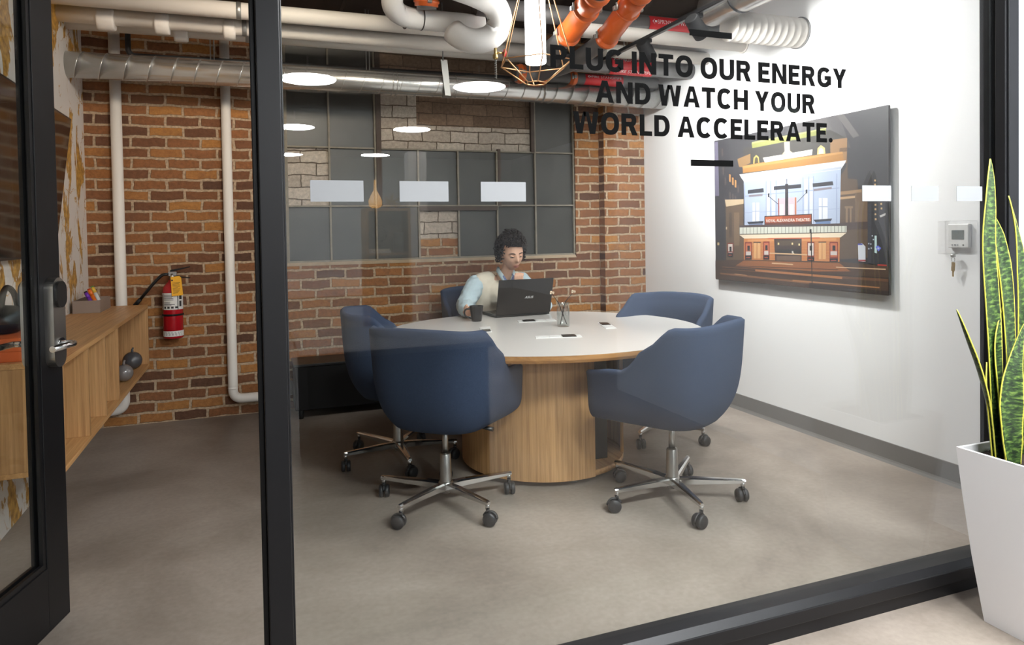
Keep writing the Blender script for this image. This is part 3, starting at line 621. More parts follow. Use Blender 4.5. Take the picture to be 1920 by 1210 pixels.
# ---------------------------------------------------------------- table and what stands on it
TX, TY, RX, RY, ZT = 1.6186, 3.7555, 0.959, 0.886, 0.735
tb = thing('round_table', 'round meeting table with white top, oak edge and curved oak drum base', 'table', (TX, TY, 0))
b = NB(); N_ = 128
rg = [[b.verts.new((TX+(RX-d)*math.cos(2*PI*k/N_), TY+(RY-d)*math.sin(2*PI*k/N_), z)) for k in range(N_)] for d, z in ((0.012, 0.697), (0.002, 0.712), (0.0, 0.733))]
for p, q in zip(rg, rg[1:]):
    for k in range(N_): b.faces.new((p[k], p[(k+1) % N_], q[(k+1) % N_], q[k]))
b.faces.new(list(reversed(rg[0]))); b.faces.new(rg[-1]); obj('oak_edge', b, MT['oak_edge'], tb)
b = NB(); a = [b.verts.new((TX+(RX-0.001)*math.cos(2*PI*k/N_), TY+(RY-0.001)*math.sin(2*PI*k/N_), 0.7325)) for k in range(N_)]; c = [b.verts.new((v.co.x, v.co.y, ZT)) for v in a]
b.faces.new(c); b.faces.new(list(reversed(a)))
for k in range(N_): b.faces.new((a[k], a[(k+1) % N_], c[(k+1) % N_], c[k]))
obj('tabletop', b, MT['laminate'], tb)
BX, BY, BR = 1.558, 3.63, 0.466
def arc_panel(bm, a0, a1, r0, r1, z0, z1, n=40):
    p = [(BX+r1*math.cos(a), BY+r1*math.sin(a)) for a in [math.radians(a0+(a1-a0)*k/n) for k in range(n+1)]]+[(BX+r0*math.cos(a), BY+r0*math.sin(a)) for a in [math.radians(a1+(a0-a1)*k/n) for k in range(n+1)]]
    for k in range(n):
        q = [p[k], p[k+1], p[2*n-k], p[2*n+1-k]]; prism(bm, q, z0, z1)
    bmesh.ops.remove_doubles(bm, verts=bm.verts[:], dist=1e-5)
b = NB(); arc_panel(b, 100, 283, BR-0.02, BR, 0.03, 0.697)
for f in list(b.faces):
    if f.calc_area() > 0 and abs(f.normal.z) < 0.1: f.smooth = False
obj('drum_panel', b, MT['oak_v'], tb)
b = NB(); arc_panel(b, -32, 95, BR-0.02, BR-0.002, 0.06, 0.697); obj('rear_panel', b, MT['oak_v'], tb)
b = NB(); lathe(b, [(BR-0.004, 0.032), (BR-0.004, 0.062)], (BX, BY, 0), 64); obj('plinth', b, MT['oak_y'], tb)
b = NB(); box(b, (BX-0.23, BY-0.30, 0.063), (BX+0.26, BY+0.28, 0.69)); obj('dark_core', b, MT['black_matte'], tb)  # black box that makes the open inside of the drum read dark
for x, y in ((0, -0.40), (-0.34, 0.0), (0.33, -0.1), (0, 0.38)):
    b = NB(); cyl(b, (BX+x, BY+y, 0), (BX+x, BY+y, 0.033), 0.022, None, 16); obj('foot', b, MT['strap'], tb)
# flush power units
def power(lab, quad, dark):
    """quad: four table corners; dark: span of the black socket block along the long side"""
    P = [V((x, y, 0)) for x, y in quad]; o = thing('power_outlet', lab, 'outlet', ((P[0]+P[2]).x/2, (P[0]+P[2]).y/2, ZT), 0, 'flush power units in the tabletop')
    L = lambda u, v: (P[0]*(1-u)+P[1]*u)*(1-v)+(P[3]*(1-u)+P[2]*u)*v
    def slab(u0, u1, v0, v1, z0, z1, m, nm):
        b = NB(); prism(b, [tuple(L(u, v).xy) for u, v in ((u0, v0), (u1, v0), (u1, v1), (u0, v1))], ZT+z0, ZT+z1); obj(nm, b, m, o)
    slab(0, 1, 0, 1, 0.0001, 0.003, MT['plastic_white'], 'face_plate')
    slab(dark[0], dark[1], dark[2], dark[3], 0.0031, 0.0065, MT['black_plastic'], 'socket_block')
    for u0, u1, v0, v1 in dark[4]: slab(u0, u1, v0, v1, 0.0031, 0.0048, MT['plastic_white'], 'flap')
power('short flush power unit in the tabletop, near the black mug', [(1.243, 3.771), (1.306, 3.765), (1.369, 3.985), (1.302, 3.992)], (0.1, 0.9, 0.08, 0.42, [(0.1, 0.9, 0.5, 0.92)]))
power('long flush power unit in the tabletop, in front of the laptop', [(1.600, 4.085), (1.850, 4.045), (1.872, 4.14), (1.625, 4.18)], (0.13, 0.45, 0.1, 0.9, [(0.50, 0.72, 0.1, 0.9), (0.75, 0.97, 0.1, 0.9)]))
power('long flush power unit in the tabletop, nearest the glass partition', [(1.443, 3.43), (1.694, 3.37), (1.715, 3.44), (1.468, 3.505)], (0.58, 0.88, 0.05, 1.0, [(0.05, 0.28, 0.1, 0.9), (0.31, 0.54, 0.1, 0.9)]))
power('short flush power unit in the tabletop, toward the far right chair', [(1.96, 3.588), (2.027, 3.579), (2.097, 3.809), (2.035, 3.832)], (0.1, 0.9, 0.55, 0.96, [(0.1, 0.9, 0.06, 0.5)]))
# laptop
lp = thing('laptop', 'open dark laptop with its lid turned to the glass, in front of the woman', 'laptop', (1.752, 4.385, ZT), math.radians(3.5))
b = NB(); box(b, (-0.205, 0.0, 0.003), (0.205, 0.265, 0.021), 0, 0.004); obj('keyboard_base', b, MT['black_plastic'], lp, True)
b = NB(); box(b, (-0.18, 0.045, 0.0211), (0.18, 0.15, 0.0225)); obj('keys', b, MT['caster'], lp, True)
R = Matrix.Translation((0, 0.0, 0.02)) @ Matrix.Rotation(math.radians(14), 4, 'X')
b = NB(); box(b, (-0.207, -0.009, 0.0), (0.207, 0.0, 0.250), 0, 0.004); b.transform(R); lid = obj('lid', b, MT['laptop'], lp, True)
b = NB(); box(b, (-0.195, 0.0002, 0.02), (0.195, 0.0012, 0.24)); b.transform(R); obj('screen', b, MT['screen'], lid, True)
b = NB(); fit_text('ASUS', -0.005, 0.058, 0.112, 0.1285, lambda x, y, z: R @ V((x+(y-0.112)*0.35, -0.0097, y)), b, 0, 0.02); obj('logo', b, MT['silver_ink'], lid, True)
# mug
mg = thing('mug', 'tapered black mug on the table by the woman\u2019s hand', 'mug', (1.378, 4.28, ZT))
b = NB(); lathe(b, [(0.001, 0.002), (0.032, 0.001), (0.034, 0.006), (0.047, 0.100), (0.048, 0.103), (0.0445, 0.103), (0.031, 0.01), (0.001, 0.008)], (0, 0, 0), 12)
for f in b.faces: f.smooth = False
obj('cup', b, MT['mug'], mg, True)
b = NB(); sweep(b, fillet([(-0.040, 0.0, 0.085), (-0.078, 0.01, 0.082), (-0.082, 0.01, 0.04), (-0.035, 0.0, 0.02)], 0.022, 6), 0.006, 10); obj('handle', b, MT['mug'], mg, True)
# jar with dried stems
jr = thing('glass_jar', 'clear glass jar holding dried stems, right of the laptop', 'jar', (1.782, 3.80, ZT))
b = NB(); lathe(b, [(0.001, 0.003), (0.036, 0.001), (0.039, 0.006), (0.039, 0.105), (0.033, 0.122), (0.033, 0.142), (0.0355, 0.144), (0.0355, 0.148), (0.031, 0.148), (0.030, 0.122), (0.036, 0.104), (0.036, 0.010), (0.001, 0.009)], (0, 0, 0), 32); obj('jar_wall', b, MT['jar_glass'], jr, True)
b = NB(); lathe(b, [(0.0345, 0.136), (0.0362, 0.138), (0.0345, 0.140)], (0, 0, 0), 24); obj('rim', b, MT['jar_glass'], jr, True)
for lab, p0, p1, p2 in (('dried flower stem in the glass jar, leaning to the laptop', (0.022, 0.0, 0.014), (-0.030, 0.0, 0.146), (-0.070, 0.01, 0.205)), ('dried flower stem in the glass jar, leaning away from the laptop', (-0.020, 0.0, 0.014), (0.012, -0.004, 0.150), (0.075, 0.01, 0.205))):
    st = thing('dried_stem', lab, 'dried flower', V((1.782, 3.80, ZT))+V(p0), 0, 'dried stems in the jar'); O = V((1.782, 3.80, ZT))
    b = NB(); sweep(b, [O+V(p0), O+(V(p0)+V(p1))/2, O+V(p1), O+V(p2)], [0.0035, 0.0035, 0.003, 0.0012], 8); obj('stem', b, MT['stick'], st)
    rnd = random.Random(7); b = NB()
    for k in range(16):
        d = V((rnd.gauss(0, 1), rnd.gauss(0, 1), rnd.gauss(0.5, 0.7))).normalized()*rnd.uniform(0.006, 0.018); q = O+V(p2)
        sweep(b, [q, q+d], [0.0008, 0.0008], 5); ball(b, q+d, 0.005, 1, 0, (1, 1, 0.7))
    obj('flower_head', b, MT['flower'], st)

# ---------------------------------------------------------------- wall-hung oak console and its contents
CXF, CZ0, CZ1, CY0, CY1 = -0.690, 0.432, 0.862, 2.99, 5.255
cr = thing('oak_console', 'long wall-hung oak shelf unit with open compartments, along the left wall', 'shelf', (XL+0.19, 4.1, CZ0))
b = NB(); box(b, (XL+0.001, CY0, CZ1-0.022), (CXF, CY1, CZ1), 0, 0.0015); obj('top_panel', b, MT['oak_y'], cr)
b = NB(); box(b, (XL+0.001, CY0, CZ0), (CXF, CY1, CZ0+0.02), 0, 0.0015); obj('bottom_panel', b, MT['oak_y'], cr)
b = NB(); box(b, (XL+0.001, CY0+0.02, CZ0+0.021), (XL+0.012, CY1-0.02, CZ1-0.023)); obj('back_panel', b, MT['oak_v'], cr)
for y in (CY0, CY1-0.02):
    b = NB(); box(b, (XL+0.001, y, CZ0+0.0205), (CXF, y+0.02, CZ1-0.0225), 0, 0.0015); obj('end_panel', b, MT['oak_v'], cr)
for y in (3.43, 3.79, 4.135):
    b = NB(); box(b, (XL+0.013, y, CZ0+0.021), (CXF-0.002, y+0.018, CZ1-0.023)); obj('divider', b, MT['oak_v'], cr)
for (x, y, z, r, m, lab) in ((-0.752, 4.66, CZ0+0.0205, 0.052, 'sphere_g', 'light grey glossy round vase, the nearer of two on the console shelf'), (-0.765, 5.06, CZ0+0.0205, 0.060, 'sphere_b', 'dark grey round vase with a short stem neck, on the console shelf')):
    t = thing('round_vase', lab, 'vase', (x, y, z), 0, 'round vases on the console shelf')
    b = NB(); lathe(b, [(0.001, 0.0005)]+[(r*math.sin(a), r-r*math.cos(a)) for a in [0.25+k*0.16 for k in range(17)]]+[(0.012, 2*r-0.002)], (0, 0, 0), 28); obj('body', b, MT[m], t, True)
    b = NB(); sweep(b, [(0, 0, 2*r-0.006), (0, 0.002, 2*r+0.012), (0.006, 0.004, 2*r+0.026)], [0.010, 0.007, 0.005], 10); obj('neck', b, MT[m], t, True)
tr = thing('stationery_tray', 'taupe open tray holding markers, on the oak console', 'tray', (-0.985, 4.98, CZ1))
b = NB(); x0, x1, y0, y1, h = -1.05, -0.90, 4.83, 5.16, 0.078
for lo, hi in (((x0, y0, CZ1+0.0005), (x1, y1, CZ1+0.006)), ((x0, y0, CZ1+0.006), (x0+0.006, y1, CZ1+h)), ((x1-0.006, y0, CZ1+0.006), (x1, y1, CZ1+h)), ((x0+0.006, y0, CZ1+0.006), (x1-0.006, y0+0.006, CZ1+h)), ((x0+0.006, y1-0.006, CZ1+0.006), (x1-0.006, y1, CZ1+h))): box(b, lo, hi)
obj('tray_body', b, MT['tray'], tr)
MK = [('purple', 'purple'), ('black_plastic', 'black'), ('orange_m', 'orange'), ('red_m', 'red'), ('yellow_m', 'yellow'), ('green_m', 'green')]
for k, (mk, nm) in enumerate(MK):
    y = 4.85+0.048*k; p = V((-0.93-0.012*(k % 2), y, CZ1+0.02)); q = p+V((-0.055, 0.03, 0.128-0.005*(5-k)))
    t = thing('marker_pen', nm+' marker pen leaning in the taupe tray on the console', 'marker', p, 0, 'markers in the tray'); d = (q-p)
    b = NB(); cyl(b, p, p+d*0.72, 0.0115, None, 14); obj('barrel', b, MT['plastic_white'] if nm in ('yellow', 'green') else MT[mk], t)
    b = NB(); cyl(b, p+d*0.721, q, 0.0122, 0.0105, 14); obj('cap', b, MT[mk], t)
ob = thing('cardboard_box', 'flat orange box at the near end of the oak console, seen through the door glass', 'box', (-0.90, 3.19, CZ1))
b = NB(); box(b, (-1.03, 3.03, CZ1+0.0005), (-0.77, 3.36, CZ1+0.075), 0, 0.002); obj('tray_part', b, MT['orange_box'], ob)
b = NB(); box(b, (-1.033, 3.027, CZ1+0.04), (-0.767, 3.363, CZ1+0.090), 0, 0.002); obj('lid', b, MT['orange_box'], ob)
bg = thing('handbag', 'soft black bag with an arched handle, on top of the orange box', 'bag', (-0.93, 3.22, CZ1+0.09))
b = NB(); vs = ball(b, (-0.93, 3.22, CZ1+0.145), 1, 3, 0, (0.085, 0.13, 0.056))
for v in vs:
    v.co.z = max(v.co.z, CZ1+0.0905); v.co += V((0, 0, 1))*0.008*noise.noise(v.co*22)*(1 if v.co.z > CZ1+0.1 else 0)
obj('bag_body', b, MT['black_matte'], bg)
b = NB(); sweep(b, fillet([(-0.92, 3.12, CZ1+0.17), (-0.91, 3.14, CZ1+0.285), (-0.91, 3.26, CZ1+0.255), (-0.915, 3.33, CZ1+0.155)], 0.07, 8), 0.011, 10); obj('handle', b, MT['black_matte'], bg)
# television on the left wall, leaning forward
tv = thing('television', 'large dark flat television tilted on the white and gold left wall', 'television', (XL, 3.9, 1.25))
R = Matrix.Translation((XL+0.018, 0, 1.235)) @ Matrix.Rotation(math.radians(7.1), 4, 'Y')
b = NB(); box(b, (0.0, 3.05, 0), (0.033, 4.38, 0.765), 0, 0.004); b.transform(R); obj('casing', b, MT['black_plastic'], tv)
b = NB(); box(b, (0.0332, 3.06, 0.012), (0.0342, 4.37, 0.755)); b.transform(R); obj('screen', b, MT['screen'], tv)
b = NB(); box(b, (XL+0.003, 3.6, 1.45), (XL+0.05, 4.1, 1.85)); obj('wall_bracket', b, MT['black_matte'], tv)
# fire extinguisher
ex_ = thing('fire_extinguisher', 'red fire extinguisher with yellow tag hung on the brick wall', 'extinguisher', (-0.54, YB-0.085, 0.612))
b = NB(); r = 0.066; lathe(b, [(0.03, 0.0), (r-0.006, 0.0), (r, 0.008), (r, 0.325), (r*0.92, 0.360), (r*0.6, 0.387), (0.026, 0.398), (0.026, 0.41)], (0, 0, 0), 36); obj('cylinder_body', b, MT['red_ext'], ex_, True)
def band(z0, z1, a0, a1, rr, m, nm, par, n=20):
    b = NB()
    pts = [(rr*math.cos(math.radians(a0+(a1-a0)*k/n)), rr*math.sin(math.radians(a0+(a1-a0)*k/n))) for k in range(n+1)]
    lo = [b.verts.new((x, y, z0)) for x, y in pts]; hi = [b.verts.new((x, y, z1)) for x, y in pts]
    for k in range(n): b.faces.new((lo[k], lo[k+1], hi[k+1], hi[k])).smooth = True
    return obj(nm, b, m, par, True)
lb = band(0.205, 0.322, -195, 15, r+0.0006, MT['label'], 'instruction_label', ex_)
lb2 = band(0.017, 0.055, -190, 10, r+0.0006, MT['label'], 'service_label', ex_)
b = NB(); rnd = random.Random(3)
def ink(z, a0, a1, h):
    n = 6; pts = [math.radians(a0+(a1-a0)*k/n) for k in range(n+1)]; rr = r+0.0011
    lo = [b.verts.new((rr*math.cos(a), rr*math.sin(a), z)) for a in pts]; hi = [b.verts.new((rr*math.cos(a), rr*math.sin(a), z+h)) for a in pts]
    for k in range(n): b.faces.new((lo[k], lo[k+1], hi[k+1], hi[k]))
for q in range(9): ink(0.306-0.0085*q-(0.006 if q > 4 else 0), -140, -140+rnd.uniform(40, 72), 0.0035)
for q in range(4): ink(0.214, -138+22*q, -124+22*q, 0.014)
ink(0.206, -148, -144, 0.115); ink(0.206, -58, -53, 0.115); ink(0.225, -46, -30, 0.04); ink(0.275, -46, -26, 0.03)
for q in range(10): ink(0.300-0.009*q, -166, -154, 0.005)
obj('label_print', b, MT['label_ink'], lb, True)
b = NB()
for q in range(4): ink(0.024+0.007*q, -150+rnd.uniform(0, 15), -50+rnd.uniform(0, 20), 0.0022)
obj('label_print', b, MT['label_ink'], lb2, True)
b = NB(); lathe(b, [(r+0.0015, 0.160), (r+0.005, 0.162), (r+0.005, 0.172), (r+0.0015, 0.174)], (0, 0, 0), 30); box(b, (-0.012, r+0.003, 0.12), (0.012, 0.0845, 0.215)); obj('clamp_band', b, MT['black_matte'], ex_, True)
b = NB(); cyl(b, (0, 0, 0.408), (0, 0, 0.455), 0.018); box(b, (-0.022, -0.016, 0.44), (0.03, 0.016, 0.468)); obj('valve', b, MT['chrome_sat'], ex_, True)
b = NB(); prism(b, [(-0.01, 0.468), (0.028, 0.474), (0.118, 0.497), (0.118, 0.503), (0.03, 0.488), (-0.01, 0.482)], -0.010, 0.010, 0, lambda x, y, z: V((x, z, y))); prism(b, [(0.02, 0.440), (0.115, 0.424), (0.117, 0.418), (0.02, 0.428)], -0.010, 0.010, 0, lambda x, y, z: V((x, z, y))); obj('squeeze_grip', b, MT['black_matte'], ex_, True)
b = NB(); sweep(b, fillet([(-0.02, -0.01, 0.452), (-0.06, -0.012, 0.452), (-0.12, -0.01, 0.39), (-0.205, 0.0, 0.282)], 0.05, 8), 0.0105, 12); ho = obj('hose', b, MT['black_plastic'], ex_, True)
b = NB(); cyl(b, (-0.203, 0, 0.285), (-0.240, 0.004, 0.240), 0.0125, 0.015, 14); obj('nozzle', b, MT['black_matte'], ho, True)
b = NB(); R = Matrix.Translation((0.028, -0.072, 0.438)) @ Matrix.Rotation(math.radians(-4), 4, 'Y') @ Matrix.Rotation(math.radians(-3), 4, 'X'); prism(b, [(-0.034, -0.135), (0.038, -0.135), (0.036, -0.012), (0.026, 0.0), (-0.030, 0.0)], -0.001, 0.001, 0, lambda x, y, z: V((x, z, y))); b.transform(R); tg = obj('inspection_tag', b, MT['tag'], ex_, True)
b = NB()
for q in range(9): box(b, (-0.024, -0.0016, -0.045-0.009*q), (-0.024+rnd.uniform(0.03, 0.054), -0.0012, -0.0425-0.009*q))
box(b, (-0.028, -0.0016, -0.030), (-0.018, -0.0012, -0.02)); b.transform(R); obj('tag_print', b, MT['label_ink'], tg, True)
